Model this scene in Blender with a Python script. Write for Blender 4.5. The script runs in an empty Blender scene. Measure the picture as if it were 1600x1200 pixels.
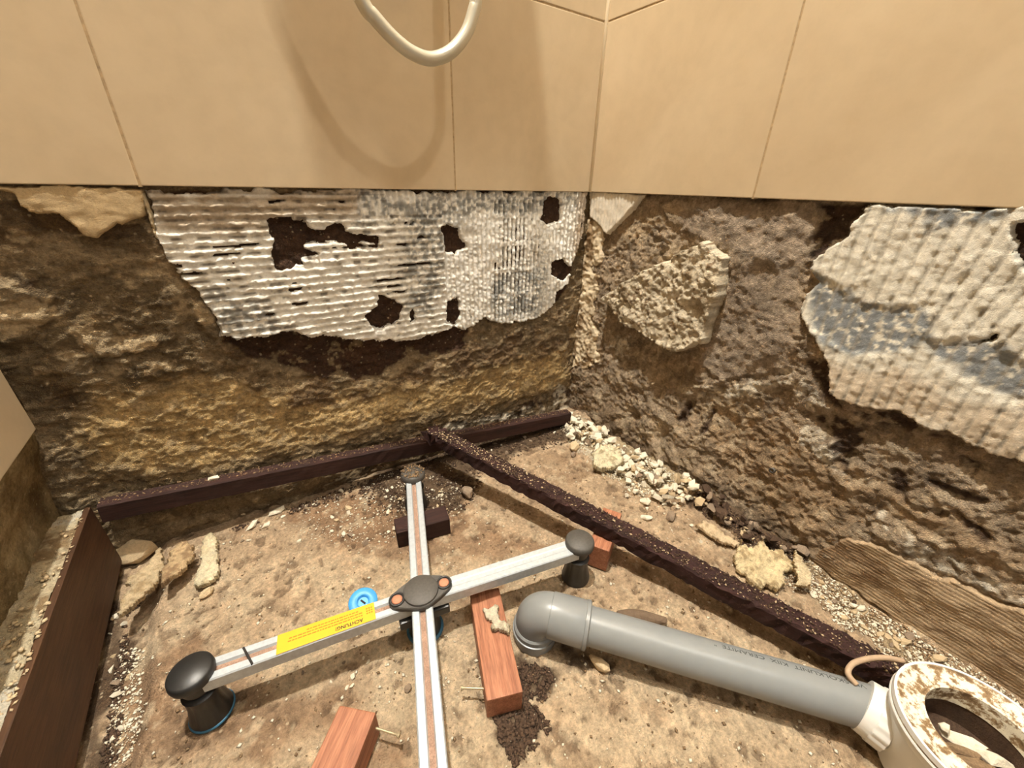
import bpy, bmesh, math, random
import numpy as np
from mathutils import Vector, Matrix

random.seed(11)
rng = np.random.default_rng(11)
scene = bpy.context.scene
COL = scene.collection

# ------------------------------------------------------------------ camera, world, lights, exposure
# metres; floor z=0, back wall tile face y=0, right wall tile face x=0, left wall tile face x=-.80
F_PX, PITCH, YAW, ROLL = 625.45, 0.46220, 0.60254, 0.023464
CAM = np.array([-0.57736, -0.6, 0.47528])
def cam_basis():
    f = np.array([math.sin(YAW)*math.cos(PITCH), math.cos(YAW)*math.cos(PITCH), -math.sin(PITCH)])
    r = np.array([math.cos(YAW), -math.sin(YAW), 0.0]); u = np.cross(r, f)
    return (math.cos(ROLL)*r+math.sin(ROLL)*u, -math.sin(ROLL)*r+math.cos(ROLL)*u, f)
CR, CU, CF = cam_basis()
cam = bpy.data.objects.new('camera', bpy.data.cameras.new('camera')); COL.objects.link(cam)
cam.data.sensor_width = 36; cam.data.lens = F_PX*36/1600; cam.data.clip_start = 0.01
cam.matrix_world = Matrix(((CR[0], CU[0], -CF[0], CAM[0]), (CR[1], CU[1], -CF[1], CAM[1]),
                           (CR[2], CU[2], -CF[2], CAM[2]), (0, 0, 0, 1)))
scene.camera = cam

world = bpy.data.worlds.new('room_light'); scene.world = world; world.use_nodes = True
world.node_tree.nodes['Background'].inputs[0].default_value = (1.0, 0.96, 0.90, 1)
world.node_tree.nodes['Background'].inputs[1].default_value = 0.46

def ceiling_spot(name, loc, power, radius, col):
    l = bpy.data.lights.new(name, 'POINT'); l.energy = power; l.shadow_soft_size = radius; l.color = col
    o = bpy.data.objects.new(name, l); COL.objects.link(o); o.location = loc; return o
ceiling_spot('downlight_over_shower', (-0.55, -0.25, 2.28), 225, 0.026, (1.0, 0.965, 0.90))
ceiling_spot('downlight_room', (-0.12, -1.30, 2.28), 38, 0.028, (1.0, 0.965, 0.90))

scene.view_settings.view_transform = 'Standard'; scene.view_settings.look = 'None'
scene.view_settings.gamma = 1; scene.view_settings.exposure = 0.0
scene.view_settings.use_curve_mapping = False

# ------------------------------------------------------------------ helpers
def at(u, v, ax, val):
    """photo pixel -> world point on the plane axis=val"""
    d = CF*F_PX + CR*(u-800) + CU*(600-v)
    return CAM + d*((val-CAM[ax])/d[ax])
def fl(u, v, z=0.0): return at(u, v, 2, z)
def S(r, g, b):
    c = np.array([r, g, b])/255.0
    return np.where(c <= .04045, c/12.92, ((c+.055)/1.055)**2.4)
TAB = rng.random(65536)
def vnoise(x, y, seed=0):
    xi = np.floor(x).astype(np.int64); yi = np.floor(y).astype(np.int64)
    fx = x-xi; fy = y-yi; fx = fx*fx*(3-2*fx); fy = fy*fy*(3-2*fy)
    def h(a, b):
        k = (a*73856093) ^ (b*19349663) ^ (seed*83492791)
        k = (k ^ (k >> 13))*1274126177
        return TAB[(k ^ (k >> 16)) & 65535]
    return (h(xi, yi)*(1-fx)+h(xi+1, yi)*fx)*(1-fy)+(h(xi, yi+1)*(1-fx)+h(xi+1, yi+1)*fx)*fy
def fbm(x, y, scale, octv=4, seed=0, gain=.5):
    """mean 0, roughly -1..1; scale = size of the largest blob in metres"""
    o = np.zeros_like(x); a = 1.0; n = 0
    for k in range(octv):
        o += a*(vnoise(x/scale*2**k+17.3*k, y/scale*2**k+9.1*k, seed+k)*2-1); n += a; a *= gain
    return o/n*1.6
def sstep(a, b, x):
    t = np.clip((x-a)/(b-a), 0, 1); return t*t*(3-2*t)
def sdf(poly, X, Y):
    """signed distance, positive inside"""
    P = np.asarray(poly, float); d = np.full(X.shape, 1e9); ins = np.zeros(X.shape, bool)
    for i in range(len(P)):
        x0, y0 = P[i]; x1, y1 = P[(i+1) % len(P)]
        ex, ey = x1-x0, y1-y0; L = ex*ex+ey*ey+1e-12
        t = np.clip(((X-x0)*ex+(Y-y0)*ey)/L, 0, 1)
        d = np.minimum(d, (X-x0-t*ex)**2+(Y-y0-t*ey)**2)
        c = ((y0 > Y) != (y1 > Y)); ins ^= c & (X < ex*(Y-y0)/(ey+1e-15)+x0)
    d = np.sqrt(d); return np.where(ins, d, -d)
def mesh_np(name, V, Fq):
    me = bpy.data.meshes.new(name); V = np.asarray(V, np.float32); Fq = np.asarray(Fq, np.int32)
    n, k = Fq.shape
    me.vertices.add(len(V)); me.vertices.foreach_set('co', V.ravel())
    me.loops.add(n*k); me.loops.foreach_set('vertex_index', Fq.ravel())
    me.polygons.add(n); me.polygons.foreach_set('loop_start', np.arange(0, n*k, k, dtype=np.int32))
    me.polygons.foreach_set('loop_total', np.full(n, k, np.int32))
    me.update(calc_edges=True); me.validate(); return me
def set_col(me, C):
    a = me.color_attributes.new('Col', 'FLOAT_COLOR', 'POINT')
    a.data.foreach_set('color', np.c_[C, np.ones(len(C))].astype(np.float32).ravel())
def smooth(me): me.polygons.foreach_set('use_smooth', np.ones(len(me.polygons), bool)); me.update()
def link(name, me, mat=None, parent=None):
    o = bpy.data.objects.new(name, me); COL.objects.link(o)
    if mat is not None and me is not None and len(me.materials) == 0: me.materials.append(mat)
    if parent: o.parent = parent
    return o
def tag(o, label, cat, group=None, kind=None):
    if label: o['label'] = label
    if cat: o['category'] = cat
    if group: o['group'] = group
    if kind: o['kind'] = kind
    return o
def empty(name, loc=(0, 0, 0)):
    o = bpy.data.objects.new(name, None); COL.objects.link(o); o.location = loc; o.empty_display_size = .02; return o
def bm_mesh(bm, name, sm=False):
    bmesh.ops.recalc_face_normals(bm, faces=bm.faces)
    me = bpy.data.meshes.new(name); bm.to_mesh(me); bm.free()
    if sm: smooth(me)
    return me
def auto_smooth(o, ang=40):
    smooth(o.data)
    m = o.data
    bm = bmesh.new(); bm.from_mesh(m)
    for e in bm.edges:
        if len(e.link_faces) == 2 and e.calc_face_angle(0) > math.radians(ang): e.smooth = False
    bm.to_mesh(m); bm.free()
def box_bm(sx, sy, sz, bev=0.0, seg=2):
    bm = bmesh.new(); bmesh.ops.create_cube(bm, size=1)
    for v in bm.verts: v.co = (v.co.x*sx, v.co.y*sy, v.co.z*sz)
    if bev: bmesh.ops.bevel(bm, geom=bm.edges[:], offset=bev, segments=seg, affect='EDGES', profile=.6)
    return bm
def lathe(profile, n=32, close=False):
    """profile of (r,z) -> mesh round z"""
    V = []; Fq = []
    for i in range(n):
        a = 2*math.pi*i/n
        for r, z in profile: V.append((r*math.cos(a), r*math.sin(a), z))
    m = len(profile)
    for i in range(n):
        j = (i+1) % n
        for k in range(m-1 if not close else m):
            l = (k+1) % m
            Fq.append((i*m+k, j*m+k, j*m+l, i*m+l))
    me = mesh_np('lathe', V, Fq)
    bm = bmesh.new(); bm.from_mesh(me); bmesh.ops.remove_doubles(bm, verts=bm.verts, dist=1e-6)
    bpy.data.meshes.remove(me); return bm
def tube_bm(pts, rad, n=12, cap=True):
    """sweep a circle along points; rad number or list"""
    P = [Vector(p) for p in pts]; bm = bmesh.new(); rings = []
    t0 = (P[1]-P[0]).normalized(); up = Vector((0, 0, 1)) if abs(t0.z) < .9 else Vector((1, 0, 0))
    nrm = (up-t0*up.dot(t0)).normalized()
    for i, p in enumerate(P):
        t = (P[min(i+1, len(P)-1)]-P[max(i-1, 0)]).normalized()
        nrm = (nrm-t*nrm.dot(t)).normalized(); b = t.cross(nrm)
        r = rad[i] if isinstance(rad, (list, tuple)) else rad
        rings.append([bm.verts.new(p+(nrm*math.cos(2*math.pi*k/n)+b*math.sin(2*math.pi*k/n))*r) for k in range(n)])
    for a, c in zip(rings, rings[1:]):
        for k in range(n): bm.faces.new((a[k], a[(k+1) % n], c[(k+1) % n], c[k]))
    if cap: bm.faces.new(rings[0][::-1]); bm.faces.new(rings[-1])
    return bm
def spline(pts, n=8):
    P = [np.array(p, float) for p in pts]; P = [2*P[0]-P[1]]+P+[2*P[-1]-P[-2]]; out = []
    for i in range(1, len(P)-2):
        for k in range(n):
            t = k/n; a, b, c, d = P[i-1:i+3]
            out.append(.5*((2*b)+(-a+c)*t+(2*a-5*b+4*c-d)*t*t+(-a+3*b-3*c+d)*t**3))
    out.append(P[-2]); return out

# ------------------------------------------------------------------ materials
def new_mat(name):
    m = bpy.data.materials.new(name); m.use_nodes = True; nt = m.node_tree
    return m, nt, nt.nodes['Principled BSDF']
def N(nt, typ, **kw):
    n = nt.nodes.new(typ)
    for k, v in kw.items():
        if k in n.inputs: n.inputs[k].default_value = v
        else: setattr(n, k, v)
    return n
def noise(nt, scale, detail=4, vec=None, rough=.6):
    n = N(nt, 'ShaderNodeTexNoise', Scale=scale, Detail=detail, Roughness=rough)
    if vec is not None: nt.links.new(vec, n.inputs['Vector'])
    return n
def ramp(nt, src, stops):
    r = nt.nodes.new('ShaderNodeValToRGB'); e = r.color_ramp.elements
    while len(e) < len(stops): e.new(.5)
    for k, (p, c) in enumerate(stops):
        e[k].position = p; e[k].color = (*c, 1) if len(c) == 3 else c
    nt.links.new(src, r.inputs[0]); return r
def mixc(nt, a, b, fac, mode='MIX'):
    m = nt.nodes.new('ShaderNodeMix'); m.data_type = 'RGBA'; m.blend_type = mode
    for s, i in ((a, 6), (b, 7), (fac, 0)):
        if isinstance(s, (int, float)): m.inputs[i].default_value = s
        elif isinstance(s, (tuple, list, np.ndarray)): m.inputs[i].default_value = (*[float(q) for q in s][:3], 1)
        else: nt.links.new(s, m.inputs[i])
    return m.outputs[2]
def bump(nt, bs, hsrc, strength, dist):
    b = N(nt, 'ShaderNodeBump', Strength=strength, Distance=dist); nt.links.new(hsrc, b.inputs['Height'])
    nt.links.new(b.outputs[0], bs.inputs['Normal']); return b
def rough_mat(name, rough=.9, fine=350, var=.35, bstr=.7, bdist=.0015, speck=0.0, spec=.25, col=None):
    """crumbly mineral: vertex colour (or a colour) with grain and relief"""
    m, nt, bs = new_mat(name); tc = nt.nodes.new('ShaderNodeTexCoord'); vec = tc.outputs['Object']
    if col is None:
        a = nt.nodes.new('ShaderNodeVertexColor'); a.layer_name = 'Col'; base = a.outputs[0]
    else:
        a = N(nt, 'ShaderNodeRGB'); a.outputs[0].default_value = (*col, 1); base = a.outputs[0]
    n1 = noise(nt, fine, 5, vec, .7); n2 = noise(nt, fine*.16, 4, vec)
    g1 = ramp(nt, n1.outputs[0], [(.28, (1-var,)*3), (.72, (1+var,)*3)])
    g2 = ramp(nt, n2.outputs[0], [(.3, (1-var*.6,)*3), (.7, (1+var*.5,)*3)])
    c = mixc(nt, base, g1.outputs[0], 1.0, 'MULTIPLY'); c = mixc(nt, c, g2.outputs[0], 1.0, 'MULTIPLY')
    if speck:
        v = N(nt, 'ShaderNodeTexVoronoi', Scale=fine*.45); nt.links.new(vec, v.inputs['Vector'])
        r = ramp(nt, v.outputs['Distance'], [(.10, (1,)*3), (.22, (0,)*3)])
        n3 = noise(nt, fine*.1, 2, vec); r3 = ramp(nt, n3.outputs[0], [(.45, (0,)*3), (.62, (speck,)*3)])
        f = mixc(nt, r.outputs[0], r3.outputs[0], 1.0, 'MULTIPLY')
        c = mixc(nt, c, S(225, 205, 170), f)
    nt.links.new(c, bs.inputs['Base Color']); bs.inputs['Roughness'].default_value = rough
    bs.inputs['Specular IOR Level'].default_value = spec
    ad = N(nt, 'ShaderNodeMath', operation='ADD'); nt.links.new(n1.outputs[0], ad.inputs[0])
    n4 = noise(nt, fine*2.6, 3, vec); nt.links.new(n4.outputs[0], ad.inputs[1])
    bump(nt, bs, ad.outputs[0], bstr, bdist)
    return m
def plain_mat(name, col, rough=.5, metal=0.0, var=.1, scale=120, bstr=.1, spec=.5, bdist=.0006):
    m, nt, bs = new_mat(name); tc = nt.nodes.new('ShaderNodeTexCoord')
    n1 = noise(nt, scale, 5, tc.outputs['Object']); col = np.array(col)
    r = ramp(nt, n1.outputs[0], [(.3, tuple(col*(1-var))), (.7, tuple(np.minimum(col*(1+var), 1)))])
    nt.links.new(r.outputs[0], bs.inputs['Base Color']); bs.inputs['Roughness'].default_value = rough
    bs.inputs['Metallic'].default_value = metal; bs.inputs['Specular IOR Level'].default_value = spec
    if bstr: bump(nt, bs, n1.outputs[0], bstr, bdist)
    return m
def wood_mat(name, c1, c2, scale=60, rough=.65, dirt=None, stretch=(.08, 1, 1)):
    m, nt, bs = new_mat(name); tc = nt.nodes.new('ShaderNodeTexCoord')
    mp = nt.nodes.new('ShaderNodeMapping'); mp.inputs['Scale'].default_value = stretch
    nt.links.new(tc.outputs['Object'], mp.inputs[0])
    n1 = noise(nt, scale*3, 6, mp.outputs[0], .65); n2 = noise(nt, scale*14, 3, mp.outputs[0])
    r = ramp(nt, n1.outputs[0], [(.3, tuple(c1)), (.7, tuple(c2))])
    g = ramp(nt, n2.outputs[0], [(.35, (.72,)*3), (.6, (1.1,)*3)])
    c = mixc(nt, r.outputs[0], g.outputs[0], 1.0, 'MULTIPLY')
    if dirt is not None:
        n3 = noise(nt, 260, 5, tc.outputs['Object'], .75); f = ramp(nt, n3.outputs[0], [(.60, (0,)*3), (.68, (1,)*3)])
        c = mixc(nt, c, dirt, f.outputs[0])
    nt.links.new(c, bs.inputs['Base Color']); bs.inputs['Roughness'].default_value = rough
    bs.inputs['Specular IOR Level'].default_value = .3
    bump(nt, bs, n2.outputs[0], .4, .001); return m

M = {}
M['wall'] = rough_mat('crumbling_plaster', .9, 260, .42, 1.0, .0042, speck=.45)
M['floor'] = rough_mat('screed', .92, 260, .38, 1.0, .0034, speck=.75)
M['patch'] = rough_mat('tile_adhesive', .8, 420, .14, .8, .0012)
M['slab'] = rough_mat('broken_plaster', .9, 260, .25, 1.0, .0030)
M['chip'] = rough_mat('white_plaster', .9, 420, .18, .5, .001, col=S(232, 222, 198))
M['chip2'] = rough_mat('beige_plaster', .9, 420, .2, .5, .001, col=S(205, 182, 145))
M['chip3'] = rough_mat('grey_stone', .9, 420, .2, .5, .001, col=S(140, 122, 102))
M['stone'] = rough_mat('brown_stone', .9, 320, .25, .7, .0015, col=S(112, 94, 76))
M['soil'] = rough_mat('dark_soil', .95, 500, .4, .6, .001, col=S(80, 62, 48))
M['grain_brown'] = rough_mat('brown_grit', .95, 500, .4, .6, .001, col=S(136, 112, 84))
M['rust'] = wood_mat('rotten_wood', S(30, 16, 14), S(60, 34, 30), 40, .85, dirt=S(100, 76, 62))
M['rust2'] = wood_mat('dark_stained_wood', S(34, 19, 15), S(62, 38, 31), 40, .8)
M['wood'] = wood_mat('red_brown_wood', S(126, 76, 52), S(186, 128, 96), 45, .55)
M['board'] = wood_mat('brown_board', S(62, 40, 23), S(84, 57, 35), 20, .6, stretch=(1, .1, 1))
M['zinc'] = plain_mat('galvanised_steel', S(196, 202, 204), .42, .35, .12, 220, .1)
M['groove'] = rough_mat('rusty_dirt', .9, 700, .5, .4, .0006, col=S(150, 122, 104))
M['black'] = plain_mat('black_plastic', S(38, 37, 35), .42, 0, .15, 300, .08)
M['cap'] = plain_mat('dusty_black_plastic', S(74, 70, 64), .6, 0, .2, 400, .15)
M['copper'] = plain_mat('rusty_copper', S(196, 128, 96), .7, 0, .35, 900, .5)
M['blue'] = plain_mat('blue_plastic', S(70, 160, 222), .45, 0, .08, 300, .05)
M['blue_dark'] = plain_mat('petrol_blue_plastic', S(52, 104, 132), .5, 0, .1, 300, .05)
M['yellow'] = plain_mat('yellow_sticker', S(226, 178, 34), .5, 0, .03, 100, 0)
M['ink'] = plain_mat('black_ink', S(48, 36, 20), .7, 0, .05, 100, 0)
M['ink_red'] = plain_mat('orange_ink', S(226, 120, 30), .7, 0, .05, 100, 0)
M['ink_grey'] = plain_mat('faded_print', S(62, 66, 64), .7, 0, .1, 100, 0)
M['pipe'] = plain_mat('grey_pipe_plastic', S(132, 135, 134), .33, 0, .04, 60, .02)
M['white'] = plain_mat('white_plastic', S(236, 236, 230), .35, 0, .02, 60, .02)
M['screw'] = plain_mat('brassy_steel', S(186, 170, 136), .4, .5, .1, 400, .1)
M['hose'] = plain_mat('silver_hose', S(196, 190, 170), .28, .35, .03, 60, .02)
M['chrome'] = plain_mat('chrome', S(210, 210, 210), .12, 1, .02, 60, 0)
M['rubber'] = plain_mat('beige_rubber', S(176, 150, 122), .6, 0, .1, 200, .1)
M['dark'] = plain_mat('dark_gap_colour', S(34, 28, 22), .8, 0, .2, 200, .2)  # near-black colour in place of the shade inside a cut and a slot
M['paint'] = plain_mat('white_paint', S(232, 224, 208), .8, 0, .03, 30, .05)
# dirty flange: white plastic caked with brown mud
m, nt, bs = new_mat('muddy_white_plastic'); tc = nt.nodes.new('ShaderNodeTexCoord')
n1 = noise(nt, 110, 7, tc.outputs['Object'], .7)
r1 = ramp(nt, n1.outputs[0], [(.36, tuple(S(104, 80, 52))), (.46, tuple(S(150, 122, 84))), (.53, tuple(S(240, 232, 208)))])
nt.links.new(r1.outputs[0], bs.inputs['Base Color']); bs.inputs['Roughness'].default_value = .7; bump(nt, bs, n1.outputs[0], .8, .002)
M['muddy'] = m
# glazed tile
m, nt, bs = new_mat('cream_tile'); tc = nt.nodes.new('ShaderNodeTexCoord')
n1 = noise(nt, 7, 5, tc.outputs['Object'], .6); n2 = noise(nt, 60, 4, tc.outputs['Object'])
r1 = ramp(nt, n1.outputs[0], [(.3, tuple(S(188, 168, 136))), (.7, tuple(S(200, 181, 149)))])
r2 = ramp(nt, n2.outputs[0], [(.2, (.93,)*3), (.6, (1.0,)*3)])
nt.links.new(mixc(nt, r1.outputs[0], r2.outputs[0], 1.0, 'MULTIPLY'), bs.inputs['Base Color'])
bs.inputs['Roughness'].default_value = .42; bs.inputs['Specular IOR Level'].default_value = .35
bump(nt, bs, n2.outputs[0], .04, .001); M['tile'] = m
M['grout'] = plain_mat('stained_grout', S(166, 142, 106), .9, 0, .35, 160, .3)
M['silicone'] = plain_mat('cream_silicone', S(240, 224, 192), .4, 0, .05, 60, .05)

# ------------------------------------------------------------------ walls and floor as relief
def B2(pts, y=0.008): return [tuple(at(u, v, 1, y)[[0, 2]]) for u, v in pts]
def R2(pts, x=0.008): return [tuple(at(u, v, 0, x)[[1, 2]]) for u, v in pts]
def F2(pts, z=0.0): return [tuple(fl(u, v, z)[:2]) for u, v in pts]
def mk_grid(s0, s1, t0, t1, st):
    s = np.linspace(s0, s1, int(abs(s1-s0)/st)+2); t = np.linspace(t0, t1, int(abs(t1-t0)/st)+2)
    X, Y = np.meshgrid(s, t); n, k = len(s), len(t)
    i = np.arange(n*k).reshape(k, n)
    Fq = np.stack([i[:-1, :-1], i[:-1, 1:], i[1:, 1:], i[1:, :-1]], -1).reshape(-1, 4)
    return X.ravel(), Y.ravel(), Fq
def put(kind, s, t, h):
    """relief height h out of the tile plane -> world"""
    if kind == 'back': return np.c_[s, -h, t]
    if kind == 'right': return np.c_[-h, s, t]
    if kind == 'left': return np.c_[-.80+h, s, t]
    return np.c_[s, t, h]
FLIP = {'back': False, 'right': True, 'left': False, 'floor': False}
def mute(C, k): return C*(1-k)+k*(C @ np.array([.3, .6, .1]))[:, None]
def lay(C, col, mask): return C+(np.asarray(col)[None, :]-C)*np.clip(mask, 0, 1)[:, None]

def h_back(s, t):
    lo = sstep(.40, .15, t)
    h = -.011-.018*lo*sstep(-.30, -.78, s)+.004*sstep(.22, .06, t)
    h = h+.0034*fbm(s, t, .09, 3, 1)+.0020*fbm(s, t, .022, 3, 5)+.0013*fbm(s*.55, t, .0075, 3, 9)
    return h
def ridged(s, t, sc, seed): return 1-2*np.abs(fbm(s, t, sc, 3, seed))
def h_back_wall(s, t):
    h = h_back(s, t); n = fbm(s, t, .02, 4, 61); e = .008*n
    h = h-.0045*sstep(-.0015, .0015, sdf(bk_under, s, t)+e*.6)+.0025*sstep(-.004, .004, sdf(bk_gold, s, t)+e)+.003*sstep(-.0015, .002, sdf(bk_crust, s, t)+e*1.5)
    for p in bk_pale: h = h+.004*sstep(-.0015, .0015, sdf(p, s, t)+e*1.2)
    g = sstep(.02, -.01, sdf(bk_gold, s, t))
    return h+.0013*ridged(s*.6, t, .016, 63)*(.4+g)+.0012*ridged(s*.8, t, .007, 64)
def h_right_wall(s, t):
    h = h_right(s, t); n = fbm(s, t, .02, 4, 81); e = .008*n
    c = sstep(-.002, .002, sdf(rt_conc, s, t)+e)
    h = h+.004*c-.005*sstep(-.0015, .0015, sdf(rt_darkhole, s, t)+e*.3)
    for p in rt_under: h = h-.004*sstep(-.002, .002, sdf(p, s, t)+e*.6)
    for p in rt_white: h = h+.003*sstep(-.002, .002, sdf(p, s, t)+e*1.2)
    return h+(1-.75*c)*(.0014*ridged(s, t, .022, 83)+.0016*ridged(s, t, .009, 84))
def h_right(s, t):
    h = -.012+.0045*fbm(s, t, .10, 3, 21)+.0020*fbm(s, t, .025, 3, 25)+.0013*fbm(s, t, .008, 3, 29)
    rg = sstep(.30, .18, t)                                     # rougher lower down
    return h+rg*(.0045*fbm(s, t, .035, 4, 33))+.006*sstep(.16, .02, t)
def h_left(s, t): return -.032+.020*sstep(.12, .225, t)+.003*fbm(s, t, .05, 3, 41)+.0012*fbm(s, t, .012, 3, 44)

# ---- photo-traced areas on the back wall
bk_main = B2([(228, 298), (240, 330), (243, 350), (256, 393), (285, 430), (312, 452), (330, 480), (338, 505), (350, 524), (400, 530), (440, 520), (470, 522),
    (540, 524), (580, 531), (640, 532), (700, 518), (738, 508), (758, 498), (778, 506), (800, 507), (830, 500), (850, 488), (876, 470), (886, 445), (892, 420),
    (902, 385), (910, 340), (915, 299)])
bk_holes = [B2(p) for p in (
    [(418, 345), (432, 340), (474, 342), (482, 352), (505, 356), (524, 350), (535, 356), (537, 366), (588, 371), (588, 378), (545, 378), (588, 385), (545, 388), (535, 380), (478, 380), (472, 388), (500, 395), (500, 400), (470, 402), (478, 414), (436, 420), (427, 402), (432, 378), (422, 362)],
    [(688, 354), (704, 350), (716, 357), (718, 372), (728, 384), (712, 398), (694, 392), (694, 372)],
    [(574, 497), (590, 480), (592, 462), (608, 466), (627, 478), (624, 497), (606, 510), (586, 514)],
    [(700, 472), (714, 466), (718, 486), (712, 506), (698, 503)],
    [(850, 316), (860, 304), (874, 310), (874, 342), (856, 350), (846, 342)],
    [(864, 410), (880, 402), (890, 424), (880, 440), (862, 428)],
    [(640, 487), (646, 481), (649, 498), (642, 504)], [(870, 455), (890, 440), (888, 480), (860, 485)])]
bk_grey = [B2(p) for p in ([(345, 470), (380, 478), (415, 490), (410, 520), (350, 520)], [(634, 330), (700, 330), (720, 352), (690, 400), (690, 480), (640, 490), (636, 400)],
    [(560, 300), (905, 300), (900, 322), (720, 340), (560, 345)], [(775, 425), (850, 415), (850, 500), (775, 500)])]  # first outline here greys the adhesive where the tile shade falls
bk_taupe = B2([(235, 298), (560, 298), (560, 335), (420, 340), (400, 350), (250, 358)])  # band below the tile edge, tile shade put into the adhesive colour
bk_under = B2([(338, 505), (420, 520), (700, 500), (735, 510), (722, 540), (690, 553), (650, 560), (628, 566), (606, 580), (596, 594), (560, 592), (520, 590), (470, 584), (430, 576), (398, 562), (380, 545), (350, 535)])
bk_gold = B2([(120, 620), (330, 590), (480, 610), (600, 600), (700, 590), (790, 560), (885, 545), (890, 600), (760, 640), (600, 660), (420, 720), (230, 760), (140, 740), (100, 690)])
bk_crust = B2([(350, 540), (420, 575), (600, 596), (720, 545), (800, 520), (880, 480), (890, 540), (760, 575), (640, 610), (440, 640), (400, 610), (370, 580)])
bk_pale = [B2(p) for p in ([(-60, 430), (20, 440), (66, 468), (62, 500), (40, 530), (-60, 545)], [(118, 520), (165, 535), (180, 558), (140, 560), (125, 540)],
    [(212, 575), (265, 568), (245, 590), (218, 592)], [(200, 540), (240, 532), (230, 548), (205, 550)], [(310, 475), (335, 490), (335, 520), (320, 510)])]
bk_white = B2([(700, 668), (800, 645), (862, 630), (872, 592), (890, 640), (880, 655), (800, 668), (700, 690)])
bk_brown = [B2(p) for p in ([(-90, 300), (240, 300), (245, 380), (180, 400), (60, 385), (-90, 400)], [(60, 615), (130, 605), (145, 640), (100, 680), (70, 650)], [(15, 430), (60, 440), (70, 465), (30, 455)])]  # first area: brown plaster with part of the tile shade painted in
def col_back(s, t):
    n1 = fbm(s, t, .16, 4, 51); n2 = fbm(s, t, .03, 4, 55); n3 = fbm(s, t, .008, 3, 59)
    C = np.tile(S(154, 131, 94), (len(s), 1)); C = lay(C, S(122, 102, 70), sstep(0, .8, n1+.4*n2)); C = lay(C, S(150, 122, 76), sstep(.2, .9, n2-.3*n1)*.7)
    nz = .012*n2+.004*n3
    C = lay(C, S(206, 172, 110), sstep(-.02, .03, sdf(bk_gold, s, t)+nz)*.95)
    C = lay(C, S(122, 96, 64), sstep(-.006, .01, sdf(bk_crust, s, t)+nz*1.3)*sstep(-.5, .4, n2)*.9)
    for p in bk_brown: C = lay(C, S(84, 62, 34), sstep(-.012, .012, sdf(p, s, t)+nz)*.85)
    for p in bk_pale: C = lay(C, S(200, 174, 130), sstep(-.0015, .002, sdf(p, s, t)+nz*1.2)*.85)
    dk = S(76, 52, 34)
    C = lay(C, dk, sstep(-.0025, .0025, sdf(bk_under, s, t)+nz*.6)*sstep(-1.1, -.5, n3+n2))
    C = lay(C, dk, sstep(-.002, .003, sdf(bk_main, s, t)+nz*.3))
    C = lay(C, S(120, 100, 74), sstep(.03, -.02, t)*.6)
    C = lay(C, S(88, 62, 44), sstep(.085, .045, t)*sstep(-.3, .5, n2)*sstep(-.62, -.3, s)*.8)
    C = lay(C, S(222, 208, 180), sstep(-.004, .006, sdf(bk_white, s, t)+nz)*sstep(-.5, .3, n3+.5*n2))
    n4 = fbm(s*.7, t, .014, 4, 65)
    ok = sstep(.0, -.004, np.maximum(sdf(bk_main, s, t), sdf(bk_under, s, t)))
    C = lay(C, S(196, 170, 126), sstep(.42, .62, n4)*.55*ok); C = lay(C, S(80, 62, 40), sstep(.5, .8, -n4)*.4*ok)
    return mute(C*(1+.22*n3)[:, None], .12)

# ---- right wall
rt_main = R2([(1368, 322), (1352, 332), (1334, 346), (1326, 366), (1300, 384), (1272, 404), (1264, 420), (1280, 440), (1256, 468), (1252, 492), (1268, 520), (1288, 555), (1302, 590),
    (1300, 612), (1334, 634), (1400, 640), (1420, 648), (1448, 664), (1490, 674), (1520, 694), (1556, 712), (1600, 722), (1760, 770), (2000, 860), (2150, 820), (2100, 600), (2150, 340), (1600, 325)])
rt_holes = [R2(p) for p in ([(1578, 345), (1640, 340), (1640, 440), (1598, 420), (1590, 380)], [(1520, 532), (1556, 524), (1552, 532), (1526, 537)])]
rt_grey = [R2(p) for p in ([(1268, 412), (1300, 440), (1350, 468), (1400, 478), (1452, 476), (1444, 505), (1430, 545), (1380, 552), (1330, 558), (1290, 530), (1268, 500)],
    [(1440, 525), (1480, 535), (1560, 535), (1620, 570), (1700, 640), (1600, 630), (1560, 615), (1500, 590), (1470, 560)], [(1368, 318), (1590, 322), (1590, 345), (1480, 345), (1380, 335)])]
rt_warm = R2([(1285, 560), (1430, 560), (1520, 610), (1700, 650), (1760, 780), (1480, 690), (1300, 640)])
rt_darkhole = R2([(1278, 316), (1368, 318), (1335, 350), (1325, 372), (1290, 388), (1262, 408), (1266, 372), (1280, 348)])
rt_under = [R2(p) for p in ([(1250, 560), (1290, 560), (1320, 640), (1420, 645), (1500, 690), (1470, 695), (1430, 690), (1380, 668), (1330, 650), (1280, 620)],  # band below the ribbed adhesive: dark plaster and its shade in one colour
    [(1268, 656), (1300, 642), (1350, 660), (1366, 690), (1340, 705), (1320, 720), (1295, 700), (1310, 690), (1285, 675)], [(1300, 720), (1330, 705), (1345, 712), (1322, 735)],
    [(1390, 730), (1412, 735), (1425, 755), (1412, 778), (1392, 768)], [(1438, 744), (1490, 760), (1545, 782), (1540, 794), (1490, 775), (1445, 755)],
    [(1448, 790), (1475, 800), (1470, 808), (1452, 800)], [(1494, 800), (1530, 820), (1565, 845), (1540, 850), (1510, 825)], [(1552, 822), (1600, 835), (1590, 845), (1556, 838)], [(1500, 715), (1530, 725), (1550, 742), (1510, 730)], [(1058, 656), (1076, 622), (1081, 628), (1066, 660)], [(1088, 682), (1110, 638), (1114, 645), (1098, 686)])]
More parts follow.
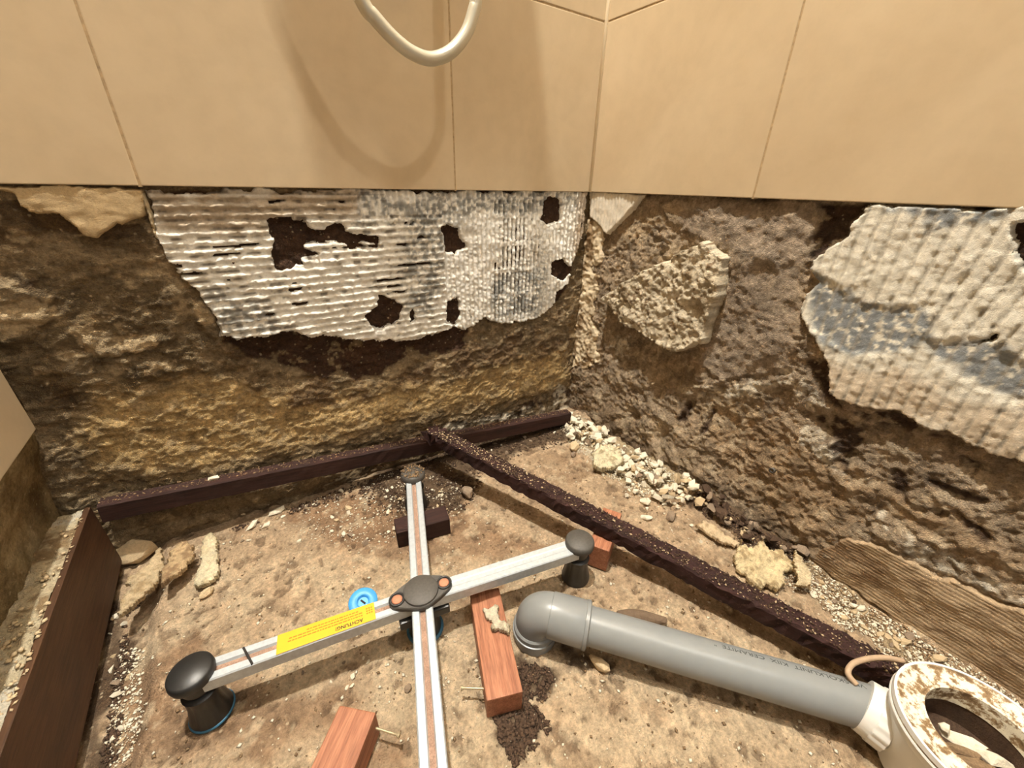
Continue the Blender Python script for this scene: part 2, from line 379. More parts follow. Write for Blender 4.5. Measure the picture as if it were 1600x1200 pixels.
rt_white = [R2(p) for p in ([(1358, 802), (1372, 798), (1400, 815), (1440, 830), (1480, 850), (1500, 880), (1560, 905), (1640, 950), (1640, 985), (1560, 930), (1500, 905), (1440, 870), (1380, 835)],
    [(1225, 585), (1250, 568), (1275, 590), (1300, 640), (1270, 650), (1240, 625)], [(1250, 690), (1275, 670), (1310, 700), (1300, 725), (1265, 705)], [(1090, 605), (1115, 600), (1105, 622), (1092, 618)],
    [(955, 540), (985, 520), (980, 560), (960, 560)], [(1130, 610), (1215, 592), (1250, 580), (1240, 600), (1150, 615)])]
rt_gold = [R2(p) for p in ([(1000, 580), (1050, 570), (1060, 600), (1020, 605)], [(1080, 640), (1150, 600), (1200, 620), (1190, 660), (1110, 670)], [(950, 350), (1060, 320), (1060, 345), (1010, 370), (960, 385)])]
rt_conc = R2([(1010, 310), (1280, 318), (1262, 400), (1252, 500), (1240, 580), (1120, 600), (1090, 560), (1140, 440), (1140, 390), (1080, 370)])
rt_ochre = R2([(1080, 660), (1200, 640), (1300, 700), (1370, 740), (1500, 800), (1700, 900), (1700, 1000), (1500, 900), (1360, 800), (1340, 830), (1270, 860), (1150, 770)])
def col_right(s, t):
    n1 = fbm(s, t, .14, 4, 71); n2 = fbm(s, t, .03, 4, 75); n3 = fbm(s, t, .008, 3, 79)
    C = np.tile(S(172, 148, 114), (len(s), 1)); C = lay(C, S(142, 117, 84), sstep(-.1, .8, n1+.5*n2)); C = lay(C, S(172, 146, 108), sstep(.3, 1., n2-.3*n1)*.8)
    nz = .012*n2+.005*n3
    C = lay(C, S(158, 138, 112), sstep(-.01, .012, sdf(rt_conc, s, t)+nz)*.9)
    C = lay(C, S(168, 136, 92), sstep(-.02, .03, sdf(rt_ochre, s, t)+nz)*.8)
    for p in rt_gold: C = lay(C, S(190, 160, 112), sstep(-.01, .012, sdf(p, s, t)+nz)*.5)
    for p in rt_white: C = lay(C, S(216, 202, 174), sstep(-.004, .006, sdf(p, s, t)+nz*1.3)*sstep(-.5, .1, n3+.6*n2))
    dk = S(72, 50, 32)
    for p in rt_under: C = lay(C, dk, sstep(-.003, .004, sdf(p, s, t)+nz*.5)*.95)
    C = lay(C, dk, sstep(-.002, .003, sdf(rt_darkhole, s, t)+nz*.25)); C = lay(C, dk, sstep(-.002, .003, sdf(rt_main, s, t)+nz*.3))
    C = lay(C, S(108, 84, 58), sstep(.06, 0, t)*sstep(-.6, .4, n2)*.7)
    n4 = fbm(s, t, .014, 4, 85); ok = 1-.75*sstep(-.004, .004, sdf(rt_conc, s, t))
    C = lay(C, S(206, 182, 142), sstep(.36, .6, n4)*.55*ok); C = lay(C, S(84, 64, 42), sstep(.5, .8, -n4)*.4*ok)
    return mute(C*(1+.22*n3)[:, None], .22)*1.06

def relief(name, kind, s0, s1, t0, t1, step, hf, cf, mat):
    s, t, Fq = mk_grid(s0, s1, t0, t1, step); V = put(kind, s, t, hf(s, t))
    if FLIP[kind]: Fq = Fq[:, ::-1]
    return V, Fq, cf(s, t)
def add_box(V, Fq, C, lo, hi, col):
    lo, hi = np.array(lo), np.array(hi); c = np.array([[x, y, z] for x in (lo[0], hi[0]) for y in (lo[1], hi[1]) for z in (lo[2], hi[2])])
    f = np.array([[0, 1, 3, 2], [4, 6, 7, 5], [0, 4, 5, 1], [2, 3, 7, 6], [0, 2, 6, 4], [1, 5, 7, 3]])
    return np.r_[V, c], np.r_[Fq, f+len(V)], np.r_[C, np.tile(col, (8, 1))]
def structure(name, V, Fq, C, mat, label, cat, sm=True):
    me = mesh_np(name, V, Fq); set_col(me, C)
    if sm: smooth(me)
    o = link(name, me, mat); tag(o, label, cat, kind='structure'); return o

V, Fq, C = relief('wall_back', 'back', -.86, .03, -.03, .50, .0018, h_back_wall, col_back, None)
V, Fq, C = add_box(V, Fq, C, (-.9, .05, -.05), (.10, .12, 2.4), S(150, 130, 100))
V, Fq, C = add_box(V, Fq, C, (-.9, .0085, .49), (.10, .05, 2.4), S(150, 130, 100))
wall_back = structure('wall_back', V, Fq, C, M['wall'], 'back shower wall of bare stained plaster below cream tiles', 'wall')
V, Fq, C = relief('wall_right', 'right', -1.10, .03, -.03, .50, .0018, h_right_wall, col_right, None)
V, Fq, C = add_box(V, Fq, C, (.05, -1.15, -.05), (.12, .10, 2.4), S(150, 130, 100))
V, Fq, C = add_box(V, Fq, C, (.0085, -1.15, .49), (.05, .10, 2.4), S(150, 130, 100))
wall_right = structure('wall_right', V, Fq, C, M['wall'], 'right shower wall of bare crumbling plaster below cream tiles', 'wall')
def col_left(s, t):
    n1 = fbm(s, t, .06, 4, 91); n3 = fbm(s, t, .01, 3, 95)
    C = np.tile(S(150, 130, 94), (len(s), 1)); C = lay(C, S(112, 92, 60), sstep(0, .7, n1)); C = lay(C, S(190, 172, 134), sstep(.1, .8, -n1+.4*n3)*.7)
    return C*(1+.1*n3)[:, None]
V, Fq, C = relief('wall_left', 'left', -1.10, .04, .08, .24, .0025, h_left, col_left, None)
V, Fq, C = add_box(V, Fq, C, (-.90, -1.15, -.05), (-.852, .10, 2.4), S(150, 130, 100))
V, Fq, C = add_box(V, Fq, C, (-.853, -1.15, .235), (-.8085, .10, 2.4), S(150, 130, 100))
wall_left = structure('wall_left', V, Fq, C, M['wall'], 'left shower wall with cream tiling above a bare plaster strip', 'wall')

# ---- floor
fl_bright = F2([(200, 985), (330, 890), (560, 860), (760, 790), (900, 870), (1300, 1060), (1250, 1200), (150, 1300), (230, 1100)])
fl_soil_and_strip = [F2(p) for p in ([(560, 760), (600, 725), (660, 690), (740, 705), (745, 760), (720, 800), (620, 800)], [(730, 700), (800, 665), (890, 655), (885, 690), (830, 700), (780, 725)],
    [(1075, 745), (1140, 770), (1240, 845), (1280, 880), (1220, 885), (1150, 830), (1085, 790)], [(790, 1030), (850, 1030), (875, 1060), (850, 1090), (805, 1085)],
    [(770, 1118), (800, 1105), (835, 1100), (850, 1130), (835, 1165), (800, 1170), (775, 1140)], [(150, 860), (180, 900), (200, 990), (165, 1060), (150, 1200), (120, 1260), (100, 1200), (140, 1000)],  # second outline darkens the sunken strip beside the board
    [(230, 830), (430, 790), (560, 745), (640, 700), (640, 690), (200, 800)], [(880, 1010), (960, 1020), (960, 1050), (880, 1045)])]
fl_brown = [F2(p) for p in ([(420, 800), (560, 770), (720, 800), (880, 860), (700, 880), (560, 870), (470, 830)], [(180, 1060), (300, 1000), (450, 1090), (560, 1060), (560, 1110), (420, 1180), (180, 1200)],
    [(700, 930), (800, 880), (800, 930), (720, 960)], [(560, 1140), (640, 1150), (640, 1210), (560, 1210)])]
fl_crumb = [F2(p) for p in ([(880, 655), (960, 680), (1080, 735), (1085, 770), (1000, 770), (940, 735), (890, 690)], [(1160, 850), (1260, 870), (1400, 990), (1500, 1060), (1420, 1050), (1280, 940)])]
def h_floor(x, y):
    h = .0022*fbm(x, y, .14, 3, 101)+.0012*fbm(x, y, .03, 3, 105)+.0009*fbm(x, y, .008, 3, 109)-.0022*sstep(.55, .75, fbm(x, y, .011, 2, 107))
    d = -.80-x
    h = h-.016*sstep(.052, .030, x+.80)                          # channel beside the board
    h = h+.010*sstep(-.035, .01, x)*(1+.8*fbm(x, y, .05, 3, 112))  # rubble banked against the right wall
    return h
def col_floor(x, y):
    n1 = fbm(x, y, .12, 4, 121); n2 = fbm(x, y, .03, 4, 125); n3 = fbm(x, y, .007, 3, 129)
    C = np.tile(S(192, 166, 134), (len(x), 1)); C = lay(C, S(156, 128, 98), sstep(0, .9, n1+.5*n2)*.8)
    nz = .014*n2+.005*n3
    C = lay(C, S(220, 198, 164), sstep(-.02, .03, sdf(fl_bright, x, y)+nz*1.5)*sstep(-.9, .4, n2)*.75)
    for p in fl_brown: C = lay(C, S(140, 106, 76), sstep(-.015, .015, sdf(p, x, y)+nz)*.7)
    C = lay(C, S(118, 92, 68), sstep(.3, .8, n2*.8+n3*.4)*.3); C = lay(C, S(96, 74, 54), sstep(.6, .75, fbm(x, y, .011, 2, 107))*.6); C = lay(C, S(224, 204, 170), sstep(.45, .7, -fbm(x, y, .013, 3, 108))*.45)
    for p in fl_crumb: C = lay(C, S(176, 156, 122), sstep(-.005, .01, sdf(p, x, y)+nz)*.8)
    for p in fl_soil_and_strip: C = lay(C, S(72, 54, 38), sstep(-.006, .008, sdf(p, x, y)+nz)*.85)
    return C*(1+.16*n3)[:, None]
V, Fq, C = relief('floor', 'floor', -.86, .05, -1.10, .06, .0022, h_floor, col_floor, None)
V, Fq, C = add_box(V, Fq, C, (-.9, -1.15, -.12), (.12, .12, -.045), S(120, 100, 80))
floor = structure('floor', V, Fq, C, M['floor'], 'sandy bare screed floor of the stripped shower', 'floor')
ceil = structure('ceiling', *add_box(np.zeros((0, 3)), np.zeros((0, 4), int), np.zeros((0, 3)), (-.9, -1.15, 2.4), (.12, .12, 2.46), S(230, 225, 215)), M['paint'], 'white bathroom ceiling above the shower', 'ceiling', False)
def floor_z(x, y): return float(h_floor(np.array([x]), np.array([y]))[0])

# ---- tiles
TW, TH, TT, G = .3636, .2424, .008, .0020
tile_cache = {}
def tile(wall, kind, s0, s1, t0, t1):
    a, b = s1-s0-G, t1-t0-G; key = (kind, round(a, 4), round(b, 4))
    if key not in tile_cache:
        d = (a, TT, b) if kind == 'back' else (TT, a, b)
        tile_cache[key] = bm_mesh(box_bm(*d, .0011), 'tile')
    o = link('tile', tile_cache[key], M['tile'], wall)
    sc, tc_ = (s0+s1)/2, (t0+t1)/2
    o.location = {'back': (sc, TT/2, tc_), 'right': (TT/2, sc, tc_), 'left': (-.80-TT/2, sc, tc_)}[kind]
ZT = .465
for r in range(3):
    z0 = ZT+r*TH
    for a, b in ((-.80, -.6388), (-.6388, -.2752), (-.2752, -.0015)): tile(wall_back, 'back', a, b, z0, z0+TH)
    for a, b in ((-.3001, 0), (-.6637, -.3001), (-1.0273, -.6637)): tile(wall_right, 'right', a, b, z0, z0+TH)
for z0, z1 in ((.222, .465), (.465, .465+TH), (.465+TH, .465+2*TH)):
    for a, b in ((-.3636, 0), (-.7272, -.3636), (-1.09, -.7272)): tile(wall_left, 'left', a, b, z0, z1)
def strip(wall, lo, hi, name, mat):
    lo, hi = Vector(lo), Vector(hi); bm = box_bm(*(hi-lo)); bmesh.ops.translate(bm, vec=(lo+hi)/2, verts=bm.verts)
    return link(name, bm_mesh(bm, name), mat, wall)
for x in (-.6388, -.2752): strip(wall_back, (x-.0018, .0006, ZT), (x+.0018, .0084, 1.19), 'grout_joint', M['grout'])
strip(wall_right, (.0006, -.3001-.002, ZT), (.0084, -.3001+.002, 1.19), 'grout_joint', M['grout'])
strip(wall_right, (.0006, -.6637-.002, ZT), (.0084, -.6637+.002, 1.19), 'grout_joint', M['grout'])
for k in (1, 2):
    strip(wall_back, (-.80, .0008, ZT+k*TH-.0024), (0, .0084, ZT+k*TH+.0024), 'grout_joint', M['grout'])
    strip(wall_right, (.0008, -1.03, ZT+k*TH-.0024), (.0084, 0, ZT+k*TH+.0024), 'grout_joint', M['grout'])
b = tube_bm([(-.0004, -.0004, ZT+.001), (-.0004, -.0004, .8), (-.0004, -.0004, 1.19)], .0036, 10); link('corner_seal', bm_mesh(b, 'corner_seal', True), M['silicone'], wall_back)

# ---- remnants of adhesive and mortar
def patch(wall, name, kind, poly, thick, hf, reliefn, colfn, edge=.004, holes=(), step=.0016, mat=None, cut=None, enz=.022):
    P = np.array(poly); s, t, Fq = mk_grid(P[:, 0].min()-.006, P[:, 0].max()+.006, P[:, 1].min()-.006, min(P[:, 1].max()+.006, 9), step)
    n = fbm(s, t, enz, 4, 201); n2 = fbm(s, t, .006, 3, 207)
    sd = sdf(poly, s, t)+edge*n+.0012*n2
    for hp in holes: sd = np.minimum(sd, -sdf(hp, s, t)+.0034*n+.0016*n2)
    if cut is not None: sd = np.minimum(sd, cut(s, t, n, n2))
    k = sstep(-.0004, .0016, sd); h = hf(s, t)*.35-.011*.65-.004+k*(thick+.003+reliefn(s, t, n, n2))
    keep = (sd > -.0012)[Fq].any(1); Fq = Fq[keep]
    used = np.unique(Fq); mp = np.zeros(len(s), int); mp[used] = np.arange(len(used)); Fq = mp[Fq]
    if FLIP[kind]: Fq = Fq[:, ::-1]
    me = mesh_np(name, put(kind, s[used], t[used], h[used]), Fq); set_col(me, colfn(s[used], t[used])); smooth(me)
    return link(name, me, mat or M['patch'], wall)
def comb(q, per, duty=.55):
    p = np.abs(((q/per) % 1)-.5)*2                  # 0 at crest .. 1
    return sstep(duty+.25, duty-.15, p)
xs = float(at(696, 420, 1, 0)[0]); xv = float(at(560, 310, 1, 0)[0]); zv = float(at(620, 338, 1, 0)[2])
def main_rel(s, t, n, n2):
    hz = comb(t+.0036*(s+.5)+.0005*n2, .0098, .42)*np.clip(1+.55*fbm(s*.5, t, .006, 3, 215), .3, 1.6)
    vt = comb(s+.0003*n2, .0084, .40)*1.25*np.clip(1+.4*fbm(s, t*.4, .005, 3, 216), .4, 1.5)
    right = (s > xs) | ((t > zv) & (s > xv))
    amp = .0030*sstep(-.75, .1, fbm(s, t, .05, 3, 211)+.5)
    return np.where(right, vt*.9, hz)*amp*(1+.35*fbm(s, t, .0035, 2, 218))+.0006*n2+.0005*fbm(s*.7, t, .004, 2, 219)
def main_col(s, t):
    n1 = fbm(s, t, .05, 4, 221); n2 = fbm(s, t, .012, 4, 225); n3 = fbm(s, t, .005, 3, 228)
    C = np.tile(S(246, 242, 230), (len(s), 1)); C = lay(C, S(212, 204, 186), sstep(.1, .9, n2)*.6)
    nz = .014*n1+.006*n2
    C = lay(C, S(172, 152, 124), sstep(-.01, .012, sdf(bk_taupe, s, t)+nz)*.8)
    for p in bk_grey: C = lay(C, S(148, 148, 142), sstep(-.012, .014, sdf(p, s, t)+nz)*sstep(-.5, .35, -n3+.3*n2)*.9)
    C = lay(C, S(176, 150, 118), sstep(-.035, -.012, s)*.7)
    q = (t+.012*(s+.5)*.3)/.0098
    val = sstep(.25, .05, np.abs((q % 1)))+sstep(.75, .95, q % 1)
    C = lay(C, S(112, 104, 94), sstep(.15, .7, n2+.5*n1)*(val > .3)*(s < xs)*.75)
    return C*(1+.07*n3)[:, None]
vz0, vz1 = at(800, 345, 1, 0)[2], at(800, 500, 1, 0)[2]; vs0, vs1 = at(776, 420, 1, 0)[0], at(848, 420, 1, 0)[0]
def main_cut(s, t, n, n2):
    inside = (s > vs0) & (s < vs1) & (t < vz0+.03) & (t > vz1)
    ph = ((s+.0007*n2)/.0084) % 1
    gap = (np.abs(ph-.0) < .22) | (ph > .78)
    blot = fbm(s, t*.6, .022, 3, 231)
    bar = np.abs((((t-vz1)/.045) % 1)-.5) > .40
    g1 = inside & gap & (blot > -.25) & ~bar
    row = ((t+.0036*(s+.5)+.0005*n2)/.0098) % 1          # bare furrows in the left part
    g2 = (s < xs-.02) & ((row < .2) | (row > .84)) & (fbm(s*.35, t, .012, 3, 233) > .62)
    return np.where(g1 | g2, -.01, .01)
patch(wall_back, 'adhesive_patch', 'back', bk_main, .0055, h_back, main_rel, main_col, .0060, bk_holes, .0014, cut=main_cut)
# smooth pale filler under the cut tile on the left
pl_left = B2([(-40, 290), (0, 298), (20, 302), (32, 322), (48, 331), (70, 333), (92, 336), (112, 352), (132, 370), (150, 373), (168, 360), (185, 350), (192, 353), (205, 346), (230, 338), (224, 296), (100, 288)])
patch(wall_back, 'filler_patch', 'back', pl_left, .010, h_back, lambda s, t, n, n2: .0008*n, lambda s, t: np.tile(S(186, 162, 122), (len(s), 1))*(1+.10*fbm(s, t*.3, .012, 3, 241))[:, None], .0015)
# thin seam of grout squeezed between filler and adhesive
seam = B2([(219, 300), (226, 300), (240, 335), (248, 372), (242, 374), (232, 345)])
patch(wall_back, 'grout_seam', 'back', seam, .0085, h_back, lambda s, t, n, n2: 0*s, lambda s, t: np.tile(S(196, 176, 140), (len(s), 1)), .0006)
# right wall: small white corner piece
cr = R2([(923, 298), (1006, 304), (990, 325), (968, 350), (949, 368), (936, 350), (923, 340)])
patch(wall_right, 'adhesive_patch', 'right', cr, .009, h_right, lambda s, t, n, n2: .0009*comb(s, .0075), lambda s, t: np.tile(S(226, 216, 196), (len(s), 1)), .0012)
# crust of plaster down the corner
cc = R2([(902, 345), (924, 345), (940, 360), (938, 390), (930, 450), (926, 500), (930, 560), (915, 580), (890, 570), (895, 430)])
patch(wall_right, 'plaster_crust', 'right', cc, .004, h_right, lambda s, t, n, n2: .0025*n+.0018*n2, lambda s, t: lay(np.tile(S(220, 202, 170), (len(s), 1)), S(150, 126, 94), sstep(.0, .6, fbm(s, t*.5, .018, 4, 251))), .011)
# triangular lump of old mortar
tri = R2([(949, 466), (975, 446), (1010, 424), (1060, 400), (1108, 377), (1120, 382), (1128, 392), (1144, 402), (1138, 430), (1134, 460), (1122, 480), (1112, 520), (1106, 540), (1095, 535), (1066, 548), (1030, 530), (985, 505), (970, 488)])
def tri_col(s, t):
    n = fbm(s, t, .03, 4, 261); n2 = fbm(s, t, .006, 3, 264)
    C = np.tile(S(222, 208, 180), (len(s), 1)); C = lay(C, S(176, 160, 132), sstep(0, .7, n+.4*n2)); C = lay(C, S(120, 92, 60), sstep(.45, .9, n2-.3*n)*.8); return C
patch(wall_right, 'mortar_lump', 'right', tri, .025, h_right, lambda s, t, n, n2: .0035*n+.0022*n2, tri_col, .0025, step=.0014, mat=M['slab'])
# large ribbed adhesive on the right
per = .0128
def rmain_rel(s, t, n, n2):
    q = s+(t-.3)*(.02+.13*sstep(.30, .42, t)*sstep(-.42, -.62, s))+.0004*n2
    amp = .0021*np.clip(1+.35*fbm(s, t*.25, .010, 3, 271), .5, 1.4)
    g = np.zeros_like(s)
    for p in rt_grey[:2]: g = np.maximum(g, sstep(-.004, .006, sdf(p, s, t)+.006*n))
    return comb(q, per, .66)*amp*(1-.85*g)-.001*g+.0004*n2+.0004*fbm(s, t, .0045, 2, 273)
def rmain_col(s, t):
    n1 = fbm(s, t, .05, 4, 281); n2 = fbm(s, t, .012, 4, 285); n3 = fbm(s, t, .005, 3, 288)
    C = np.tile(S(226, 220, 202), (len(s), 1)); C = lay(C, S(196, 189, 170), sstep(.1, .9, n2)*.6); nz = .012*n1+.006*n2
    C = lay(C, S(204, 184, 156), sstep(-.01, .02, sdf(rt_warm, s, t)+nz)*.7)
    for k, p in enumerate(rt_grey): C = lay(C, S(136, 140, 140), sstep(-.006, .006, sdf(p, s, t)+nz*.8)*sstep(.75, .2, n3+.2*n2))
    q = (s+(t-.3)*(.02+.13*sstep(.30, .42, t)*sstep(-.42, -.62, s)))/per
    C = lay(C, S(128, 124, 114), sstep(.3, .8, n2+.3*n1)*((q % 1 < .14) | (q % 1 > .86))*.8); C = lay(C, S(166, 158, 142), ((q % 1 < .12) | (q % 1 > .88))*.45)
    return C*(1+.06*n3)[:, None]
patch(wall_right, 'adhesive_patch', 'right', rt_main, .0105, h_right, rmain_rel, rmain_col, .003, rt_holes, .0016)
# combed mortar strip low on the right wall
low = R2([(1264, 868), (1290, 850), (1330, 838), (1370, 850), (1410, 862), (1450, 885), (1500, 905), (1560, 935), (1700, 1000), (1700, 1150), (1600, 1110), (1500, 1040), (1400, 965), (1320, 905)])
def low_col(s, t):
    n = fbm(s*.25, t, .008, 4, 291); n2 = fbm(s, t, .03, 4, 294)
    C = np.tile(S(182, 158, 126), (len(s), 1)); C = lay(C, S(142, 118, 90), sstep(0, .7, n)*.7); C = lay(C, S(104, 76, 48), sstep(.2, .9, n2)*.6); return C
patch(wall_right, 'combed_mortar', 'right', low, .010, h_right, lambda s, t, n, n2: .0009*comb(t+.001*n, .0042, .5)+.001*n, low_col, .004, step=.0015)
# wall anchor
p = at(1203, 737, 0, 0.0); b = lathe([(.0022, -.004), (.0022, .001), (.0042, .001), (.0042, -.004)], 14, True)
o = link('wall_anchor', bm_mesh(b, 'wall_anchor'), M['cap'], wall_right); o.rotation_euler = (0, -math.pi/2, 0)
o.location = (-float(h_right(np.array([p[1]]), np.array([p[2]]))[0])-.002, p[1], p[2])

# ------------------------------------------------------------------ left board and mortar ledge
bm = box_bm(.006, 1.06, .098, .0008)
board = link('wooden_board', bm_mesh(bm, 'wooden_board'), M['board']); board.location = (-.803, -.515, .049-.012)
board.location.z = .053-.004
tag(board, 'long brown wooden board standing on edge along the left wall', 'board')
def ledge_col(x, y):
    n = fbm(x, y, .03, 4, 301); n2 = fbm(x, y, .006, 3, 303)
    C = np.tile(S(206, 190, 156), (len(x), 1)); C = lay(C, S(150, 126, 92), sstep(0, .6, n+.4*n2)); return lay(C, S(232, 226, 210), sstep(.2, .8, -n)*.6)
x, y, Fq = mk_grid(-.845, -.8058, -1.08, .012, .0018)
hz = .097+.0030*fbm(x, y, .02, 4, 305)+.002*fbm(x, y, .006, 3, 307)+.003*sstep(-.815, -.83, x)
V = np.c_[x, y, hz]; me = mesh_np('mortar_ledge', V, Fq); set_col(me, ledge_col(x, y)); smooth(me)
led = link('mortar_ledge', me, M['slab'], wall_left)

# ------------------------------------------------------------------ beams
def beam_mesh(L, w, h, seg=60, rough=.0012, seed=1, ragged=0.0):
    """box along +x from 0..L, top centre line at z=0"""
    bm = bmesh.new(); r = random.Random(seed); rings = []
    prof = [(-w/2, -h), (-w/2, -h*.5), (-w/2, -.002), (-w/2+.002, 0), (-w*.17, 0), (w*.17, 0), (w/2-.002, 0), (w/2, -.002), (w/2, -h*.5), (w/2, -h), (w*.17, -h), (-w*.17, -h)]
    for i in range(seg+1):
        x = L*i/seg; ring = []
        for (a, c) in prof:
            k = rough*(3 if ragged and (i < 6) else 1)
            xx = x+(r.uniform(-ragged, ragged) if i == 0 else 0)
            ring.append(bm.verts.new((xx, a+r.gauss(0, k*.5), c+r.gauss(0, k*.5))))
        rings.append(ring)
    n = len(prof)
    for a, c in zip(rings, rings[1:]):
        for k in range(n): bm.faces.new((a[k], a[(k+1) % n], c[(k+1) % n], c[k]))
    bm.faces.new(rings[0][::-1]); bm.faces.new(rings[-1])
    return bm_mesh(bm, 'beam')
def orient(o, p0, p1, up=(0, 0, 1)):
    p0, p1 = Vector(p0), Vector(p1); x = (p1-p0).normalized(); y = Vector(up).cross(x).normalized(); z = x.cross(y)
    o.matrix_world = Matrix(((x.x, y.x, z.x, p0.x), (x.y, y.y, z.y, p0.y), (x.z, y.z, z.z, p0.z), (0, 0, 0, 1)))
    return o
def span(o, p0, p1): return (Vector(p1)-Vector(p0)).length
a, c = (-.792, .017, .100), (-.045, -.047, .036)
batten = o = link('wooden_batten', beam_mesh(span(0, a, c), .020, .026, 70, .0006, 3), M['rust2']); orient(o, a, c)
tag(o, 'dark brown wooden batten running along the foot of the back wall', 'beam')
D0, D1 = tuple(fl(672, 668, .092)), tuple(fl(1415, 1052, .038))
beam = link('rotten_beam', beam_mesh(span(0, D0, D1), .026, .022, 110, .0016, 5, .006), M['rust']); orient(beam, D0, D1)
tag(beam, 'rotten dark red-brown wooden beam lying diagonally, sprinkled with crumbs', 'beam')

# ------------------------------------------------------------------ wood blocks and screws
def block(label, p0, p1, w, h, mat, bev=.0015):
    """p0,p1: top centre line ends (world)"""
    p0, p1 = Vector(p0), Vector(p1); L = (p1-p0).length
    bm = box_bm(L, w, h, bev); bmesh.ops.translate(bm, vec=(L/2, 0, -h/2), verts=bm.verts)
    e = empty('wood_block'); orient(e, p0, p1); tag(e, label, 'wood block', 'offcuts of wood on the floor')
    link('block', bm_mesh(bm, 'block'), mat, e); return e
def screw(parent, base, wdir):
    """brassy screw half driven into a block; base and direction in world space"""
    prof = [(0, -.006), (.0011, -.004)]
    for k in range(12): prof += [(.0010, .000+k*.0016), (.0014, .0008+k*.0016)]
    prof += [(.0011, .0205), (.0027, .0232), (.0027, .0238), (.0012, .0238), (.0008, .0230), (0, .0230)]
    o = link('screw', bm_mesh(lathe(prof, 12), 'screw'), M['screw'], parent)
    q = Vector(wdir).normalized().to_track_quat('Z', 'Y').to_matrix().to_4x4()
    o.matrix_basis = parent.matrix_world.inverted() @ Matrix.Translation(Vector(base)) @ q; return o
b1 = block('red-brown wood block below the bar, beside the pipe elbow', fl(757, 922, .032), fl(789, 1088, .032), .036, .032, M['wood'])
screw(b1, fl(757, 1076, .016), fl(727, 1075, .016)-fl(757, 1076, .016))
p0 = fl(559, 1107, .034); p1 = fl(517, 1205, .034); p1 = p0+(p1-p0)*1.8
b2 = block('red-brown wood block at the bottom edge of the picture', p0, p1, .036, .034, M['wood'])
screw(b2, fl(588, 1138, .018), fl(623, 1149, .018)-fl(588, 1138, .018))
b3 = block('dark brown wood block lying under the far end of the frame', fl(617, 822, .030), fl(699, 800, .030), .030, .029, M['rust2'])
b4 = block('red-brown wood block propping up the diagonal beam', fl(957, 797, .040), fl(936, 856, .040), .028, .039, M['wood'])

# ------------------------------------------------------------------ cross-shaped support frame
CX = np.array([-.489, -.302]); ZB = .0625
eL, eR, eF = np.array([-.690, -.2655]), np.array([-.297, -.345]), np.array([-.4235, -.112])
eN = CX+(CX-eF)
frame = empty('support_frame', (CX[0], CX[1], 0))
tag(frame, 'cross-shaped galvanised steel support frame on black plastic feet', 'frame')
fr_inv = Matrix.Translation((-CX[0], -CX[1], 0))
def fr_part(name, me, mat, mw=Matrix.Identity(4), parent=None):
    o = link(name, me, mat, parent or frame)
    o.matrix_parent_inverse = Matrix.Identity(4)
    o.matrix_basis = (fr_inv @ mw) if parent is None else mw
    return o
def bar_mesh(L, grooved=True):
    w, h = .0112, .014
    prof = [(-w, -h), (-w, -.0012), (-w+.0012, 0), (-.0038, 0), (-.0026, -.0028), (.0026, -.0028), (.0038, 0), (w-.0012, 0), (w, -.0012), (w, -h), (w-.002, -h), (w-.002, -.004), (-w+.002, -.004), (-w+.002, -h)]
    if not grooved: prof[4] = (-.0026, -.0006); prof[5] = (.0026, -.0006)
    bm = bmesh.new(); A = [bm.verts.new((0, a, c)) for a, c in prof]; Bv = [bm.verts.new((L, a, c)) for a, c in prof]; n = len(prof)
    for k in range(n):
        f = bm.faces.new((A[k], A[(k+1) % n], Bv[(k+1) % n], Bv[k]))
        if k == 4: f.material_index = 1
    bm.faces.new(A[::-1]); bm.faces.new(Bv)
    me = bm_mesh(bm, 'bar'); me.materials.append(M['zinc']); me.materials.append(M['groove'] if grooved else M['zinc']); return me
def frame_matrix(p0, p1, z):
    x = Vector((p1[0]-p0[0], p1[1]-p0[1], 0)).normalized(); y = Vector((0, 0, 1)).cross(x)
    return Matrix(((x.x, y.x, 0, p0[0]), (x.y, y.y, 0, p0[1]), (0, 0, 1, z), (0, 0, 0, 1)))
arms = {}
for nm, e, g in (('L', eL, True), ('R', eR, False), ('F', eF, True), ('N', eN, True)):
    mw = frame_matrix(CX, e, ZB); arms[nm] = mw; fr_part('arm', bar_mesh(float(np.hypot(*(e-CX))), g), None, mw)
# feet
def foot(xy, ring, dusty=False, label=None):
    x, y = xy; mw = Matrix.Translation((x, y, 0))
    knob = bm_mesh(lathe([(0, .059), (.0155, .059), (.0182, .0605), (.0188, .064), (.0182, .0685), (.0165, .0705), (0, .0712)], 36), 'foot_cap', True)
    o = fr_part('foot_cap', knob, M['cap'] if not ring else M['black'], mw); auto_smooth(o, 50)
    neck = bm_mesh(lathe([(0, .03), (.0105, .03), (.0105, .044), (.0125, .046), (.0125, .059), (0, .059)], 24), 'foot_neck', True)
    o = fr_part('foot_neck', neck, M['black'], mw); auto_smooth(o, 40)
    prof = [(0, .001), (.0182, .001), (.0184, .005), (.0170, .012), (.0146, .024), (.0142, .036), (.0150, .040), (.0128, .0415), (0, .0415)]
    bm = lathe(prof, 40)
    for v in bm.verts:                                              # flutes
        r = math.hypot(v.co.x, v.co.y)
        if r > .012 and .008 < v.co.z < .039:
            a = math.atan2(v.co.y, v.co.x); k = 1-.09*max(0, math.cos(a*8)); v.co.x *= k; v.co.y *= k
    o = fr_part('foot_sleeve', bm_mesh(bm, 'foot_sleeve', True), M['black'], mw); auto_smooth(o, 45)
    if ring:
        o = fr_part('foot_ring', bm_mesh(lathe([(.016, .0005), (.0190, .0005), (.0196, .0020), (.0190, .0036), (.016, .0036)], 36, True), 'foot_ring', True), M['blue_dark'], mw)
        o['label'] = 'petrol blue ring'
